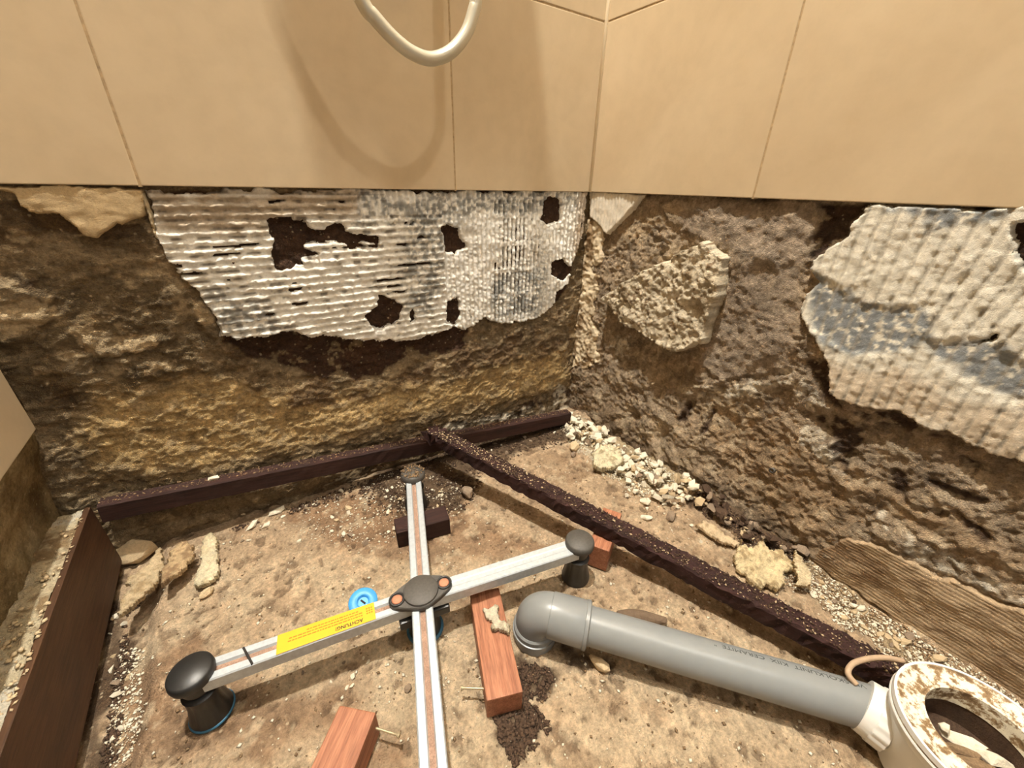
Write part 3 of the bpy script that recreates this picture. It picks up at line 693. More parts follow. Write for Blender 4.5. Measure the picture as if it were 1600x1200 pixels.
foot(eL+(eL-CX)*.04, True); foot(eR+(eR-CX)*.03, False); foot(eF+(eF-CX)*.04, False); foot(eN+(eN-CX)*.03, True)
# centre foot
mw = Matrix.Translation((CX[0], CX[1], 0))
o = fr_part('foot_sleeve', bm_mesh(lathe([(0, .001), (.0185, .001), (.0185, .006), (.0172, .014), (.0165, .046), (0, .046)], 36), 'foot_sleeve', True), M['black'], mw); auto_smooth(o)
o = fr_part('foot_ring', bm_mesh(lathe([(.017, .0005), (.021, .0005), (.0216, .0025), (.021, .0045), (.017, .0045)], 36, True), 'foot_ring', True), M['blue_dark'], mw)
# hub cap: disc with two ears along arm direction
def hub():
    ang = math.atan2(eR[1]-eL[1], eR[0]-eL[0])+.03
    bm = bmesh.new(); pts = []
    n = 64; R0, R1, d = .0205, .0105, .0245
    for i in range(n):
        a = 2*math.pi*i/n; ux, uy = math.cos(a), math.sin(a); best = 0
        # support of disc + two ear discs (taut outline, slightly waisted)
        for q in np.linspace(-1, 1, 41):
            cx = d*q; rr = R0+(R1-R0)*abs(q)**1.15
            bq = cx*ux; disc = bq*bq-cx*cx+rr*rr
            if disc > 0: best = max(best, bq+math.sqrt(disc))
        pts.append((best*ux, best*uy))
    lay0 = [(1.0, .0000), (1.0, .0045), (.96, .0058)]
    rings = [[bm.verts.new((x*k, y*k, z)) for x, y in pts] for k, z in lay0]
    for a, c in zip(rings, rings[1:]):
        for k in range(n): bm.faces.new((a[k], a[(k+1) % n], c[(k+1) % n], c[k]))
    bm.faces.new(rings[-1]); bm.faces.new(rings[0][::-1])
    mw = Matrix.Translation((CX[0], CX[1], ZB-.0005)) @ Matrix.Rotation(ang, 4, 'Z')
    o = fr_part('hub_cap', bm_mesh(bm, 'hub_cap'), M['cap'], mw); auto_smooth(o, 30)
    dome = bm_mesh(lathe([(0, .0098), (.0165, .0094), (.0188, .0082), (.0192, .0055), (0, .0055)], 40), 'hub_dome', True)
    q = link('hub_dome', dome, M['cap'], o); auto_smooth(q, 40)
    for s in (-1, 1):
        rm = bm_mesh(lathe([(.0062, .0055), (.0066, .0072), (.0082, .0072), (.0090, .0055)], 24, True), 'rivet_rim', True)
        q = link('rivet_rim', rm, M['black'], o); q.location = (s*.0262, 0, 0)
        rv = bm_mesh(lathe([(0, .0066), (.004, .0064), (.0064, .0056), (0, .0050)], 20), 'rivet', True)
        q = link('rivet', rv, M['copper'], o); q.location = (s*.0262, 0, 0); q['label'] = 'copper-coloured rusty rivet'
    # bracket under the hub
    fr_part('hub_bracket', bm_mesh(box_bm(.056, .030, .012, .002), 'hub_bracket'), M['black'], Matrix.Translation((CX[0], CX[1], ZB-.0225)) @ Matrix.Rotation(ang, 4, 'Z'))
hub()
# dark box standing in for the cut across the left arm near the foot
fr_part('arm_cut', bm_mesh(box_bm(.0022, .0236, .0152, .0006), 'arm_cut'), M['dark'], arms['L'] @ Matrix.Translation((.168, 0, -.0072)) @ Matrix.Rotation(.45, 4, 'Z'))
# yellow warning sticker on the left arm; x runs outwards from the hub
st = bm_mesh(box_bm(.093, .0205, .0006, .00025), 'sticker')
sticker = fr_part('sticker', st, M['yellow'], arms['L'] @ Matrix.Translation((.0965, .0002, .0004))); sticker['label'] = 'yellow warning sticker with black print'
def text_mesh(body, size, bold=0.0):
    cu = bpy.data.curves.new('lettering', 'FONT'); cu.body = body; cu.size = size; cu.align_x = 'LEFT'; cu.offset = bold; cu.extrude = .00005
    ob = bpy.data.objects.new('lettering_tmp', cu); COL.objects.link(ob); bpy.context.view_layer.update()
    me = bpy.data.meshes.new_from_object(ob.evaluated_get(bpy.context.evaluated_depsgraph_get()))
    bpy.data.objects.remove(ob); me.name = 'lettering'; return me
t = link('lettering', text_mesh('ACHTUNG!', .0052, .00012), M['ink'], sticker)
# arm-L local +y points towards the camera side? letters stand upside down for the photographer: tops towards the camera
t.location = (-.034, .0044, .0005)
def ink_rows():
    bm = bmesh.new(); r = random.Random(4)
    for row, (y, x0, x1) in enumerate(((.0008, -.034, .034), (-.0022, -.034, .036), (-.0052, -.030, .020))):
        x = x0
        while x < x1:
            w = r.uniform(.0012, .0042)
            c = box_bm(w, .0011, .0002); bmesh.ops.translate(c, vec=(x+w/2, y, .00045), verts=c.verts)
            tmp = bpy.data.meshes.new('t'); c.to_mesh(tmp); c.free(); bm.from_mesh(tmp); bpy.data.meshes.remove(tmp); x += w+.0007
    return bm_mesh(bm, 'small_print')
link('small_print', ink_rows(), M['ink_red'], sticker)
bm = bmesh.new(); r_ = random.Random(8)
for i in range(9):
    c = box_bm(.0016, .0013, .0002); bmesh.ops.translate(c, vec=(-.0435+(i % 3)*.0024, -.005+(i//3)*.0028, .00045), verts=c.verts)
    tmp = bpy.data.meshes.new('t'); c.to_mesh(tmp); c.free(); bm.from_mesh(tmp); bpy.data.meshes.remove(tmp)
link('pictogram', bm_mesh(bm, 'pictogram'), M['ink_red'], sticker)

# ------------------------------------------------------------------ blue plastic cap on the floor
bc = fl(566, 935, .008); e = empty('blue_cap', (bc[0], bc[1], floor_z(bc[0], bc[1])+.001)); e.rotation_euler = (math.radians(14), math.radians(-6), .5)
tag(e, 'round light blue plastic cap on the floor behind the yellow sticker', 'cap')
o = link('disc', bm_mesh(lathe([(0, .0015), (.006, .0015), (.0066, .0040), (.0085, .0052), (.0155, .0048), (.0172, .003), (.0168, .0006), (0, .0006)], 40), 'disc', True), M['blue'], e); auto_smooth(o, 50)
o = link('slot', bm_mesh(box_bm(.0022, .0075, .0012, .0003), 'slot'), M['dark'], e); o.location = (0, 0, .0018)
o = link('rim', bm_mesh(lathe([(.0062, .0015), (.0072, .0058), (.0080, .0058), (.0086, .0015)], 36, True), 'rim', True), M['blue'], e)

# ------------------------------------------------------------------ grey drain pipe
ZP = .034; RP = .0200; E0 = fl(1352, 1104, ZP); E1 = fl(838, 953, ZP+.008)
ax = E0-E1; ax = ax/np.linalg.norm(ax)
pipe = empty('drain_pipe', (E1[0], E1[1], 0)); tag(pipe, 'grey plastic drain pipe with elbow lying on the screed', 'pipe')
def pp(name, bm, mat, sm=40):
    bmesh.ops.translate(bm, vec=(-E1[0], -E1[1], 0), verts=bm.verts); o = link(name, bm_mesh(bm, name, True), mat, pipe); auto_smooth(o, sm); return o
pipe_o = pp('tube', tube_bm([E1+ax*.04, E1+ax*.15, E0+ax*.004], RP, 48), M['pipe'])
Rb = .018; arc = []
hx = np.array([ax[0], ax[1], 0]); hx /= np.linalg.norm(hx)
cen = E1+hx*Rb-np.array([0, 0, Rb])
for k in range(13):
    a = math.pi/2*k/12; arc.append(cen-hx*Rb*math.sin(a)+np.array([0, 0, Rb*math.cos(a)]))
pp('elbow', tube_bm([E1+hx*(Rb+.008), E1+hx*(Rb+.003)]+arc+[arc[-1]-np.array([0, 0, .010])], .0228, 48), M['pipe'], 60)
pp('socket', tube_bm([E1+ax*.0165, E1+ax*.017, E1+ax*.058, E1+ax*.0595], [.0230, .0240, .0246, .0236], 48), M['pipe'])
pp('socket_lip', tube_bm([E1+ax*.0545, E1+ax*.055, E1+ax*.0585, E1+ax*.0592], [.0246, .0252, .0252, .0242], 48), M['pipe'])
vb = arc[-1]
pp('lower_socket', tube_bm([[vb[0], vb[1], .020], [vb[0], vb[1], .018], [vb[0], vb[1], -.012]], [.0232, .0250, .0250], 48), M['pipe'])
pp('lower_lip', tube_bm([[vb[0], vb[1], .012], [vb[0], vb[1], .0115], [vb[0], vb[1], .0065], [vb[0], vb[1], .006]], [.025, .0262, .0262, .025], 48), M['pipe'])
# faded print wrapped on the far upper side of the pipe
tm = text_mesh('VL  SKOLKUNIT  KIIX  CERAMITE  "', .0066)
side = np.cross([0, 0, 1], ax); side /= np.linalg.norm(side); upv = np.cross(ax, side)
n = len(tm.vertices); co = np.zeros(n*3); tm.vertices.foreach_get('co', co); co = co.reshape(-1, 3)
wid = co[:, 0].max(); sx = .135/wid
ang0 = math.radians(8)
newco = []
for x, y, z in co:
    ang = ang0+(.0060-y)/RP*1.0                # letters stand upside down, far side of the crown
    base = E0-ax*(.004+x*sx)
    newco.append(base+(side*math.sin(ang)+upv*math.cos(ang))*(RP+.0001+z)-np.array([E1[0], E1[1], 0]))
tm.vertices.foreach_set('co', np.array(newco).ravel()); tm.update()
link('lettering', tm, M['ink_grey'], pipe_o)

# ------------------------------------------------------------------ white shower trap
TC = np.array([-.1625, -.6835]); ZR = .085
trap = empty('shower_trap', (TC[0], TC[1], 0)); tag(trap, 'white plastic shower drain trap with mud-caked flange', 'drain trap')
def tp(name, bm, mat, sm=40, shift=True):
    o = link(name, bm_mesh(bm, name, True), mat, trap); auto_smooth(o, sm); return o
tp('body', lathe([(0, .004), (.040, .004), (.045, .010), (.049, .050), (.052, .066), (.0552, .068), (.0552, .076), (.052, .076), (.052, .074), (.040, .068), (.038, .020), (0, .018)], 64), M['white'])
tp('flange_lip', lathe([(.0525, .0745), (.0568, .0745), (.0574, .0760), (.0568, .0775), (.0548, .0782), (.0525, .0775)], 64, True), M['white'])
tp('flange_ring', lathe([(.0370, .072), (.0556, .0760), (.0562, .0800), (.0556, .0838), (.0540, .0844), (.0522, .0830), (.0394, .0815), (.0378, .0835), (.0360, .0832), (.0356, .066)], 72, True), M['muddy'])
tp('outer_rim', lathe([(.0546, .0832), (.0548, .0850), (.0557, .0856), (.0568, .0850), (.0570, .0800), (.0556, .0800)], 72, True), M['white'])
tp('inner_cup', lathe([(.0362, .078), (.0358, .044), (.030, .038), (0, .038)], 48), M['soil'])
# mud and lath lumps inside
def lump_bm(pts, seed=0):
    bm = bmesh.new()
    for p in pts: bm.verts.new(p)
    bmesh.ops.convex_hull(bm, input=bm.verts[:]); 
    for v in [v for v in bm.verts if not v.link_faces]: bm.verts.remove(v)
    return bm
def chunk(sx, sy, sz, n=16, seed=0):
    r = random.Random(seed); pts = []
    for i in range(n):
        a = r.uniform(0, 2*math.pi); z = r.uniform(-1, 1); q = (1-z*z)**.5; k = r.uniform(.75, 1.05)
        pts.append((sx*q*math.cos(a)*k, sy*q*math.sin(a)*k, sz*z*k))
    return lump_bm(pts)
def shard(r, seed):
    q = random.Random(seed); n = q.randint(5, 7); a0 = q.random()*6; pts = []
    for z in (-1, 1):
        for i in range(n):
            a = a0+2*math.pi*i/n+q.uniform(-.3, .3); k = q.uniform(.55, 1.05)
            pts.append((math.cos(a)*k, math.sin(a)*k*r, z*q.uniform(.12, .34)))
    return lump_bm(pts)
for k, (dx, dy, dz, sx, sy, sz, rz, mm) in enumerate(((-.010, -.004, .060, .024, .006, .005, -.9, 'grain_brown'), (.008, .004, .056, .020, .009, .006, -.8, 'chip'), (-.016, .010, .058, .011, .007, .005, .3, 'chip3'),
        (.003, .016, .062, .006, .005, .005, .5, 'chip'), (.014, -.013, .056, .016, .007, .006, -.9, 'chip'), (.0, -.017, .056, .018, .006, .006, -.7, 'soil'), (-.006, .006, .058, .020, .005, .005, -.85, 'grain_brown'), (-.018, -.008, .058, .012, .006, .005, -1.0, 'stone'))):
    o = link('debris', bm_mesh(chunk(sx, sy, sz, 18, 70+k), 'debris'), M[mm], trap); o.location = (dx, dy, dz); o.rotation_euler = (.2, .1, rz)
# white coupling nut towards the pipe
nd = np.array([TC[0], TC[1], ZP])-E0; nd[2] = -.002; nd /= np.linalg.norm(nd)
Nl = np.array([TC[0], TC[1], 0])
nb = tube_bm([E0-nd*.003-Nl, E0-nd*.0025-Nl, E0+nd*.006-Nl, E0+nd*.007-Nl, E0+nd*.018-Nl, E0+nd*.020-Nl], [.0212, .0245, .0252, .0256, .0262, .0235], 72)
cv = Vector(E0-Nl); dv = Vector(nd)
for v in nb.verts:
    d = (v.co-cv).dot(dv); rad = (v.co-cv)-dv*d
    if .0065 < d < .019:
        b2_ = dv.cross(Vector((0, 0, 1))).normalized(); c2_ = dv.cross(b2_); an = math.atan2(rad.dot(b2_), rad.dot(c2_))
        v.co += rad.normalized()*(.0009 if math.cos(an*18) > 0 else 0)
tp('coupling_nut', nb, M['white'], 35)
tp('inlet', tube_bm([E0+nd*.018-Nl, E0+nd*.03-Nl], [.0225, .0225], 40), M['white'])

# curved strip of old seal behind the trap
pts = spline([fl(1338, 1070, .0545), fl(1325, 1052, .058), fl(1333, 1037, .060), fl(1358, 1029, .060), fl(1385, 1028, .060), fl(1412, 1033, .060)], 8)
bm = tube_bm(pts, .0026, 8)
o = link('seal_strip', bm_mesh(bm, 'seal_strip', True), M['rubber']); tag(o, 'curled beige strip of old seal behind the white coupling', 'seal strip')

# ------------------------------------------------------------------ shower hose (and an unseen mixer, added above the frame to shade the tiles)
YH = -.085
hp = [at(u, v, 1, YH) for u, v in ((562, -6), (585, 27), (615, 60), (645, 83), (675, 92), (705, 80), (728, 52), (740, 18), (744, -12))]
zt = 1.055
left_up = [np.array([-.372, -.068, zt]), np.array([-.378, -.069, zt-.05]), np.array([-.425, -.072, .92]), np.array([-.462, -.078, .80]), np.array([-.452, -.083, .715])]
right_up = [hp[-1]+np.array([.004, -.002, .08]), hp[-1]+np.array([.008, -.01, .25]), hp[-1]+np.array([.0, -.02, .5])]
bm = tube_bm(spline(left_up+hp+right_up, 8), .0070, 16)
o = link('shower_hose', bm_mesh(bm, 'shower_hose', True), M['hose']); tag(o, 'silver-grey shower hose hanging in a loop before the back wall tiles', 'hose')
mx = empty('added_mixer', (-.372, -.060, 1.10)); tag(mx, 'unseen chrome mixer added above the hose loop to shade the back wall tiles', 'added mixer tap')  # unseen, added so its shadow falls broadly on the back tiles
bm = tube_bm([(-.122, 0, 0), (-.121, 0, 0), (-.075, 0, 0), (-.073, 0, 0), (.073, 0, 0), (.075, 0, 0), (.121, 0, 0), (.122, 0, 0)], [.020, .0275, .0275, .0265, .0265, .0275, .0275, .020], 32)
o = link('body', bm_mesh(bm, 'body', True), M['chrome'], mx); auto_smooth(o)
for s in (-1, 1):
    bm = tube_bm([(s*.06, 0, 0), (s*.06, .059, 0)], .014, 20); o = link('wall_union', bm_mesh(bm, 'wall_union', True), M['chrome'], mx); auto_smooth(o)
bm = tube_bm([(0, -.008, -.025), (0, -.009, -.042)], .010, 20); o = link('outlet', bm_mesh(bm, 'outlet', True), M['chrome'], mx); auto_smooth(o)

# ------------------------------------------------------------------ broken plaster slabs
def slab_mesh(poly, thick, seed, step=.0018, rough=.0012, col=S(206, 184, 146), col2=S(160, 134, 100)):
    P = np.array(poly); s, t, Fq = mk_grid(P[:, 0].min()-.003, P[:, 0].max()+.003, P[:, 1].min()-.003, P[:, 1].max()+.003, step)
    n = fbm(s, t, .014, 4, seed); n2 = fbm(s, t, .004, 3, seed+5); sd = sdf(poly, s, t)+.0034*n+.0016*n2
    keep = (sd > 0)[Fq].all(1); Fq = Fq[keep]; used = np.unique(Fq); mp = np.zeros(len(s), int); mp[used] = np.arange(len(used)); Fq = mp[Fq]; m_ = len(used)
    e = sstep(0, .004, sd[used]); top = thick*(.72+.28*e)+rough*n[used]+rough*.8*n2[used]
    V = np.r_[np.c_[s[used], t[used], top], np.c_[s[used], t[used], 0*top]]
    from collections import Counter
    ed = Counter(); dirs = {}
    for q in Fq:
        for k in range(4):
            a, b = int(q[k]), int(q[(k+1) % 4]); key = (min(a, b), max(a, b)); ed[key] += 1; dirs[key] = (a, b)
    side = [(dirs[k][1], dirs[k][0], dirs[k][0]+m_, dirs[k][1]+m_) for k, c in ed.items() if c == 1]
    F = np.r_[Fq, Fq[:, ::-1]+m_, np.array(side)]
    me = mesh_np('slab', V, F); c = lay(np.tile(col, (m_, 1)), col2, sstep(.0, .6, n[used]*.6+.7*n2[used])*.9); set_col(me, np.r_[c, c]); smooth(me)
    for k, p in enumerate(me.polygons):
        if k >= 2*len(Fq): p.use_smooth = False
    return me
def slab(name, label, cat, px, z, thick, seed, tilt=(0, 0), group=None, **kw):
    """outline in photo pixels at height z; lies on its lowest point"""
    W = [fl(u, v, z) for u, v in px]; c = np.mean(W, 0)
    o = link(name, slab_mesh([(w[0]-c[0], w[1]-c[1]) for w in W], thick, seed, **kw), M['slab'])
    o.location = (c[0], c[1], z-thick*.6); o.rotation_euler = (tilt[0], tilt[1], 0); tag(o, label, cat, group); return o
G1 = 'broken plaster slabs in the left corner'
slab('plaster_slab', 'longest grey-beige plaster slab leaning beside the left board', 'plaster slab', [(253, 856), (258, 880), (252, 898), (240, 914), (220, 930), (205, 948), (186, 962), (181, 958), (192, 930), (205, 905), (228, 882)], .024, .007, 401, (.12, .10), G1, col=S(212, 190, 152), col2=S(176, 150, 112))
slab('plaster_slab', 'middle one of three plaster slabs, with a crumbly raised edge', 'plaster slab', [(262, 866), (282, 850), (298, 846), (302, 868), (294, 884), (276, 898), (255, 912), (252, 898), (258, 880)], .028, .008, 402, (.06, .14), G1, col=S(206, 178, 136), col2=S(160, 130, 96))
slab('plaster_slab', 'palest plaster slab, the rightmost of the three in the left corner', 'plaster slab', [(330, 836), (338, 842), (344, 860), (342, 893), (332, 904), (304, 914), (296, 906), (306, 890), (316, 866), (322, 846)], .012, .007, 403, (.10, -.05), G1, col=S(240, 226, 190), col2=S(214, 196, 156))
def rock(name, label, cat, u, v, z, sx, sy, sz, rz, mat, seed, group=None, n=26, sub=1):
    p = fl(u, v, z); bm = chunk(sx, sy, sz, n, seed)
    if sub:
        bmesh.ops.subdivide_edges(bm, edges=bm.edges[:], cuts=1, use_grid_fill=True); bmesh.ops.smooth_vert(bm, verts=bm.verts[:], factor=.35, use_axis_x=True, use_axis_y=True, use_axis_z=True)
        r = random.Random(seed)
        for vv in bm.verts: vv.co *= 1+r.gauss(0, .025)
    lo = min(vv.co.z for vv in bm.verts)
    o = link(name, bm_mesh(bm, name), mat); o.location = (p[0], p[1], floor_z(p[0], p[1])-lo-.001); o.rotation_euler = (0, 0, rz); tag(o, label, cat, group); return o
rock('plaster_lump', 'large rounded plaster lump in the left corner under the batten', 'plaster lump', 200, 852, .012, .032, .019, .022, -.2, M['chip2'], 501)
rock('plaster_lump', 'pale plaster stone beside the pipe below the elbow socket', 'stone', 938, 1036, .008, .0085, .014, .009, .3, M['chip2'], 502)
rock('stone', 'flat dark brown stone right behind the grey pipe', 'stone', 1000, 962, .010, .036, .011, .012, -.65, M['stone'], 503)
rock('plaster_lump', 'yellowish lump behind the right arm of the frame', 'stone', 752, 893, .008, .0105, .008, .008, .2, M['chip2'], 504)
rock('stone', 'grey stone under the far end of the diagonal beam', 'stone', 728, 768, .01, .013, .014, .012, .4, M['chip3'], 505)
rock('plaster_lump', 'beige stone next to the largest flake by the corner', 'stone', 897, 697, .008, .017, .011, .010, .7, M['chip2'], 506)
rock('stone', 'small grey pebble in front of the beige stone by the corner', 'pebble', 897, 706, .012, .008, .006, .007, .3, M['chip3'], 507)
rock('stone', 'round flat grey stone on the sand above the diagonal beam', 'stone', 1049, 806, .006, .0125, .010, .006, .1, M['chip3'], 508)
rock('plaster_chip', 'bright white chip beside the round grey stone above the beam', 'plaster chip', 1011, 806, .006, .0075, .011, .006, .8, M['chip'], 509)
rock('pebble', 'tiny dark grey pebble left of the near arm of the frame', 'pebble', 637, 1072, .003, .0052, .0052, .004, 0, M['chip3'], 510)
rock('pebble', 'knobbly pale pebble in front of the palest slab', 'pebble', 322, 925, .005, .011, .007, .006, .4, M['chip2'], 511)
slab('plaster_flake', 'largest cream flake among the white crumbs near the corner', 'plaster flake', [(925, 708), (936, 700), (955, 697), (968, 704), (974, 722), (960, 730), (940, 732), (927, 724)], .020, .010, 411, (.05, -.1), col=S(238, 226, 190), col2=S(196, 176, 136), rough=.0034)
slab('plaster_flake', 'broad cream plaster flake between the beam and the right wall', 'plaster flake', [(1146, 878), (1150, 860), (1160, 850), (1174, 857), (1190, 848), (1204, 862), (1222, 866), (1238, 880), (1242, 890), (1226, 894), (1232, 912), (1214, 920), (1200, 912), (1188, 917), (1174, 908), (1166, 896), (1153, 892)], .012, .006, 412, (.08, -.12), col=S(234, 214, 170), col2=S(176, 150, 110), rough=.0034)
slab('plaster_flake', 'pointed cream flake standing against the right wall foot', 'plaster flake', [(1237, 862), (1250, 872), (1266, 890), (1274, 905), (1262, 912), (1246, 908)], .022, .006, 413, (.15, -.25), col=S(232, 212, 172), col2=S(196, 170, 130))
slab('plaster_flake', 'thin pale flake above the broad one along the wall foot', 'plaster flake', [(1098, 812), (1112, 820), (1130, 832), (1146, 840), (1160, 850), (1150, 856), (1128, 846), (1104, 836), (1088, 822)], .010, .005, 414, (.05, -.05), col=S(226, 202, 164), col2=S(186, 156, 118))
slab('plaster_flake', 'off-white ragged flake lying on the red-brown wood block', 'plaster flake', [(748, 952), (765, 944), (778, 950), (784, 966), (796, 978), (794, 988), (780, 984), (768, 980), (760, 966)], .037, .005, 415, (0, 0), col=S(226, 216, 190), col2=S(170, 156, 128))
for o_, u, v, sx, sy, rz, lb in ((0, 376, 798, .014, .011, .5, 'grey-pink shard leaning under the batten'), (1, 388, 822, .018, .009, .4, 'long white shard below the leaning shard'), (2, 432, 797, .015, .008, .3, 'white-edged shard right of the leaning shards'), (3, 415, 818, .008, .005, .6, 'small white shard between the two larger white ones')):
    rock('plaster_shard', lb, 'plaster shard', u, v, .006, sx, sy, .005, rz, M['chip'] if o_ else M['chip2'], 520+o_, 'shards under the batten', 14, 0)
p = (-.40+.0, 0, 0)
for u, v, lb in ((338, 735, 'white crumb lying on top of the back batten'),):
    q = at(u, v, 2, .077); bm = chunk(.010, .006, .003, 14, 530); o = link('plaster_chip', bm_mesh(bm, 'plaster_chip'), M['chip']); o.location = (q[0], q[1], .0)
    tt = (q[0]+.792)/.747; o.location = (q[0], .017-.064*tt, .100-.064*tt+.002); tag(o, lb, 'plaster chip')

# ------------------------------------------------------------------ loose chips (each a thing), then grit (stuff)
variants = {k: [bm_mesh(shard(r_.uniform(.5, .95), 600+10*j+i) if i < 5 else chunk(1, r_.uniform(.5, .9), r_.uniform(.3, .55), 12, 600+10*j+i), 'plaster_chip') for i in range(7)] for j, k in enumerate(('chip', 'chip2', 'chip3', 'soil'))}
for k, ms in variants.items():
    for m_ in ms: m_.materials.append(M[k])
def in_poly(poly, n):
    P = np.array(poly); out = []
    while len(out) < n:
        u, v = rng.uniform(P[:, 0].min(), P[:, 0].max()), rng.uniform(P[:, 1].min(), P[:, 1].max())
        if u < -.004 and v < -.004 and sdf(poly, np.array([u]), np.array([v]))[0] > 0: out.append((u, v))
    return out
def chips(poly, n, smin, smax, label, group, name='plaster_crumb', mats=(('chip', .72), ('chip2', .2), ('chip3', .08)), stack=0.0, cat='plaster chip'):
    W = F2(poly); ks = [m_[0] for m_ in mats]; pr = np.array([m_[1] for m_ in mats]); pr = pr/pr.sum(); placed = []
    for x, y in in_poly(W, n):
        k = rng.choice(ks, p=pr); s = smin+(smax-smin)*rng.random()**2.0
        o = link(name, variants[k][rng.integers(7)]); o.scale = (s, s, s)
        near = sum(1 for (a, b_, c_) in placed if (a-x)**2+(b_-y)**2 < (.8*(s+c_))**2) if stack else 0
        o.location = (x, y, floor_z(x, y)+s*.33+min(near, 3)*stack); o.rotation_euler = (rng.normal(0, .45), rng.normal(0, .45), rng.uniform(0, 6.28))
        placed.append((x, y, s)); tag(o, label, cat, group)
chips([(884, 652), (905, 648), (960, 676), (1040, 712), (1088, 735), (1100, 775), (1056, 794), (985, 782), (945, 752), (926, 704), (886, 692)], 280, .0040, .0135, 'white plaster chip in the heap at the corner end of the right wall', 'white chips heaped by the corner', name='plaster_chip', stack=.0042)
chips([(470, 770), (560, 745), (620, 760), (630, 830), (560, 870), (470, 850), (430, 820)], 26, .003, .0075, 'small white chip scattered left of the far frame arm', 'chips left of the far arm')
chips([(672, 760), (700, 770), (712, 800), (690, 800), (676, 790)], 10, .003, .007, 'white chip lying on the soil right of the far frame arm', 'chips right of the far arm')
chips([(600, 770), (640, 770), (640, 800), (600, 810)], 10, .003, .007, 'white chip heaped against the dark block by the far arm', 'chips by the dark block')
chips([(360, 800), (450, 780), (470, 800), (420, 840), (360, 850)], 8, .0025, .005, 'tiny white chip below the shards under the batten', 'chips below the shards')
chips([(740, 690), (880, 660), (880, 700), (800, 725), (770, 715)], 16, .003, .008, 'chip among dark soil between the beam and the corner', 'chips in the corner soil', mats=(('chip', .5), ('chip3', .2), ('soil', .3)))
chips([(1270, 900), (1330, 930), (1420, 1000), (1520, 1075), (1470, 1060), (1380, 1000), (1300, 960), (1250, 915)], 60, .003, .009, 'beige crumb strewn along the foot of the combed mortar', 'crumbs along the combed mortar', name='mortar_crumb', cat='mortar crumb', mats=(('chip', .35), ('chip2', .4), ('chip3', .15), ('soil', .1)))
chips([(1080, 748), (1140, 770), (1240, 842), (1280, 880), (1225, 888), (1150, 838), (1085, 792)], 70, .004, .0125, 'brown lump of dirt banked along the right wall foot', 'brown lumps along the right wall foot', name='dirt_lump', mats=(('soil', .6), ('chip3', .25), ('chip2', .15)), stack=.005, cat='dirt lump')
chips([(160, 900), (200, 990), (180, 1190), (155, 1200), (165, 1050)], 18, .003, .007, 'pale crumb in the dark strip beside the left board', 'crumbs beside the left board', mats=(('chip', .3), ('chip2', .5), ('chip3', .2)))
chips([(480, 1040), (560, 1010), (600, 1060), (480, 1110), (400, 1120)], 8, .0025, .0045, 'small pale crumb in front of the yellow sticker', 'crumbs before the sticker')
chips([(980, 770), (1080, 780), (1150, 850), (1080, 850), (1000, 800)], 10, .0025, .005, 'small crumb on the sand between beam and chip heap', 'crumbs above the beam')

def grit(name, pts, smin, smax, mat, label, seed, lift=0.0, parent=None):
    """thousands of loose grains joined in one object"""
    pts = np.asarray(pts); n = len(pts); g = np.random.default_rng(seed)
    base = np.array([(1, 0, 0), (-1, 0, 0), (0, 1, 0), (0, -1, 0), (0, 0, 1), (0, 0, -1)], float)
    tri = np.array([(0, 2, 4), (2, 1, 4), (1, 3, 4), (3, 0, 4), (2, 0, 5), (1, 2, 5), (3, 1, 5), (0, 3, 5)])
    sz = (smin+(smax-smin)*g.random(n)**2.5)[:, None]*np.c_[g.uniform(.7, 1.3, n), g.uniform(.5, 1.0, n), g.uniform(.4, .8, n)]
    a = g.uniform(0, 6.28, n); c, s = np.cos(a), np.sin(a)
    v = base[None]*(1+g.uniform(-.25, .25, (n, 6, 1))); v = v*sz[:, None, :]
    x = v[..., 0]*c[:, None]-v[..., 1]*s[:, None]; y = v[..., 0]*s[:, None]+v[..., 1]*c[:, None]
    V = np.stack([x, y, v[..., 2]], -1)+pts[:, None, :]+np.array([0, 0, lift])
    F = (tri[None]+(np.arange(n)*6)[:, None, None]).reshape(-1, 3)
    o = link(name, mesh_np(name, V.reshape(-1, 3), F), mat, parent)
    if parent: o['kind'] = 'stuff'
    else: tag(o, label, 'debris', kind='stuff')
    return o
def scatter(polys, n, dens=None, zoff=.001):
    out = []
    for p, k in zip(polys, n):
        W = np.array(F2(p)); lo, hi = W.min(0), W.max(0); X = rng.uniform(lo[0], hi[0], k*6); Y = rng.uniform(lo[1], hi[1], k*6)
        sd = sdf(W, X, Y)+.012*fbm(X, Y, .03, 3, 700); ok = (sd > 0) & (fbm(X, Y, .02, 3, 710) > -.5) & (X < -.003) & (Y < .0) & (X > -.79); X, Y = X[ok][:k], Y[ok][:k]
        out.append(np.c_[X, Y, h_floor(X, Y)+zoff])
    return np.concatenate(out)
soil_px = [[(560, 770), (600, 725), (660, 690), (740, 705), (755, 760), (720, 805), (600, 810)], [(730, 700), (800, 665), (890, 650), (885, 695), (830, 705), (780, 725)],
    [(1075, 745), (1140, 768), (1240, 840), (1285, 880), (1220, 890), (1150, 835), (1085, 790)], [(790, 1030), (850, 1030), (880, 1060), (850, 1095), (800, 1085)],
    [(768, 1118), (800, 1105), (835, 1100), (855, 1130), (835, 1170), (800, 1175), (775, 1145)], [(150, 860), (180, 900), (205, 990), (170, 1060), (160, 1200), (120, 1230), (140, 1000)], [(330, 820), (560, 750), (640, 705), (660, 740), (480, 800), (370, 830)]]
grit('soil_grit', scatter(soil_px, [1400, 900, 2200, 700, 1000, 900, 700]), .0008, .0034, M['soil'], 'dark loose soil and grit strewn over the screed', 1)
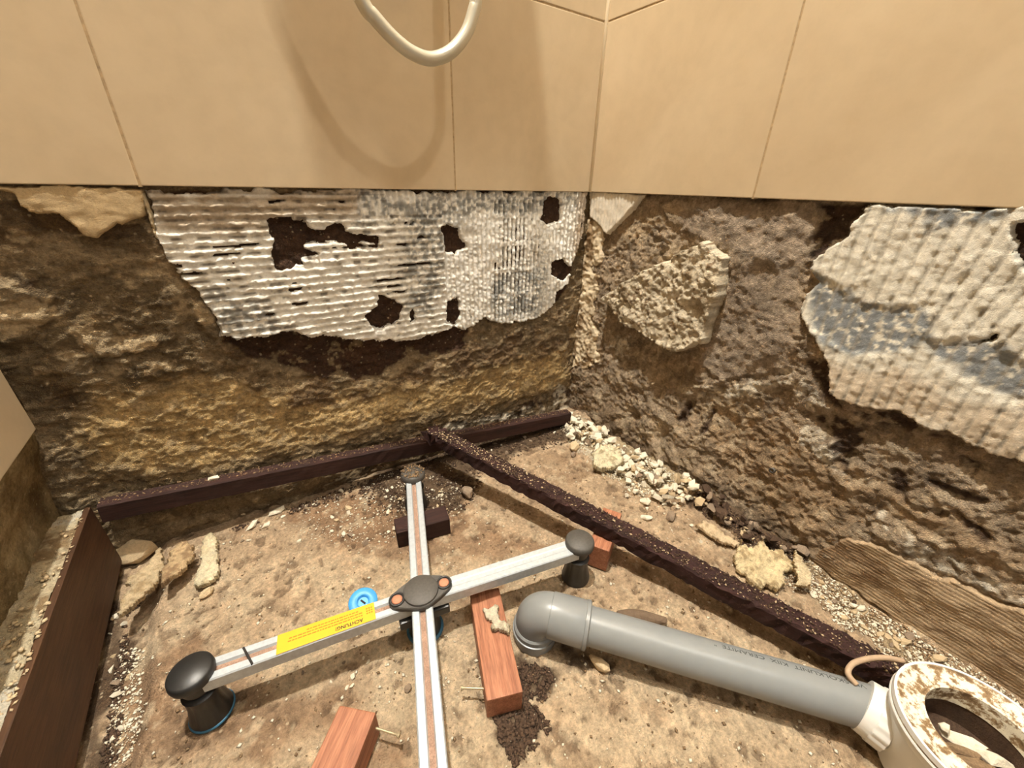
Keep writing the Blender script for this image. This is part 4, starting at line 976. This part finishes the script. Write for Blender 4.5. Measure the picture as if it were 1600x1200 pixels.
grit('plaster_grit', np.r_[scatter([[(880, 650), (960, 676), (1090, 735), (1100, 775), (1000, 775), (930, 735), (885, 695)], [(1160, 850), (1262, 868), (1400, 965), (1600, 1095), (1640, 1140), (1480, 1075), (1400, 1040), (1280, 950)],
    [(470, 760), (620, 720), (720, 760), (720, 810), (600, 860), (460, 850)], [(150, 900), (200, 980), (230, 1120), (160, 1200)]], [3400, 2600, 700, 500]),
    scatter([[(180, 1000), (330, 830), (700, 720), (1000, 740), (1400, 1040), (1300, 1250), (150, 1250)]], [1300])], .0007, .0026, M['chip'], 'fine white plaster grit strewn over the screed', 2)
grit('brown_grit', np.r_[scatter([[(1075, 740), (1255, 860), (1400, 965), (1600, 1095), (1640, 1140), (1480, 1075), (1380, 1020), (1250, 930), (1100, 800)]], [4200]), scatter([[(180, 1000), (330, 830), (700, 720), (1000, 740), (1400, 1040), (1300, 1250), (150, 1250)]], [1800])],
    .0006, .0024, M['grain_brown'], 'brown mortar grit strewn over the screed and along the right wall', 3)
# crumbs on the diagonal beam, in the beam's own space
L = span(0, D0, D1); n = 2200; u = rng.random(n); w = rng.uniform(-.0125, .0125, n)
grit('crumb_layer', np.c_[u*L, w, np.zeros(n)+.0006], .0006, .0024, M['soil'], None, 4, parent=beam)
n = 600; u = rng.random(n); u = np.where(rng.random(n) < .35, u*.3, u); w = rng.uniform(-.0125, .0125, n)
grit('white_crumb_layer', np.c_[u*L, w, np.zeros(n)+.001], .0006, .0022, M['chip2'], None, 5, parent=beam)
Lb = span(0, (-.792, .017, .100), (-.045, -.047, .036)); n = 900; u = rng.random(n); w = rng.uniform(-.006, .010, n)
grit('crumb_layer', np.c_[u*Lb, w, np.zeros(n)+.0004], .0006, .0024, M['grain_brown'], None, 8, parent=batten)
# crumbs on the ledge beside the board
n = 700; xx = rng.uniform(-.838, -.802, n); yy = rng.uniform(-.6, 0, n); grit('ledge_crumbs', np.c_[xx, yy, np.full(n, .099)], .0008, .0036, M['chip2'], 'pale crumbs on the mortar ledge behind the left board', 6)
# dirt on the far foot cap
n = 160; a = rng.uniform(0, 6.28, n); q = .017*np.sqrt(rng.random(n)); ef = eF+(eF-CX)*.04
grit('dirt', np.c_[ef[0]-CX[0]+q*np.cos(a), ef[1]-CX[1]+q*np.sin(a), np.full(n, .072)], .0008, .0028, M['grain_brown'], None, 7, parent=frame)
bpy.context.view_layer.update()
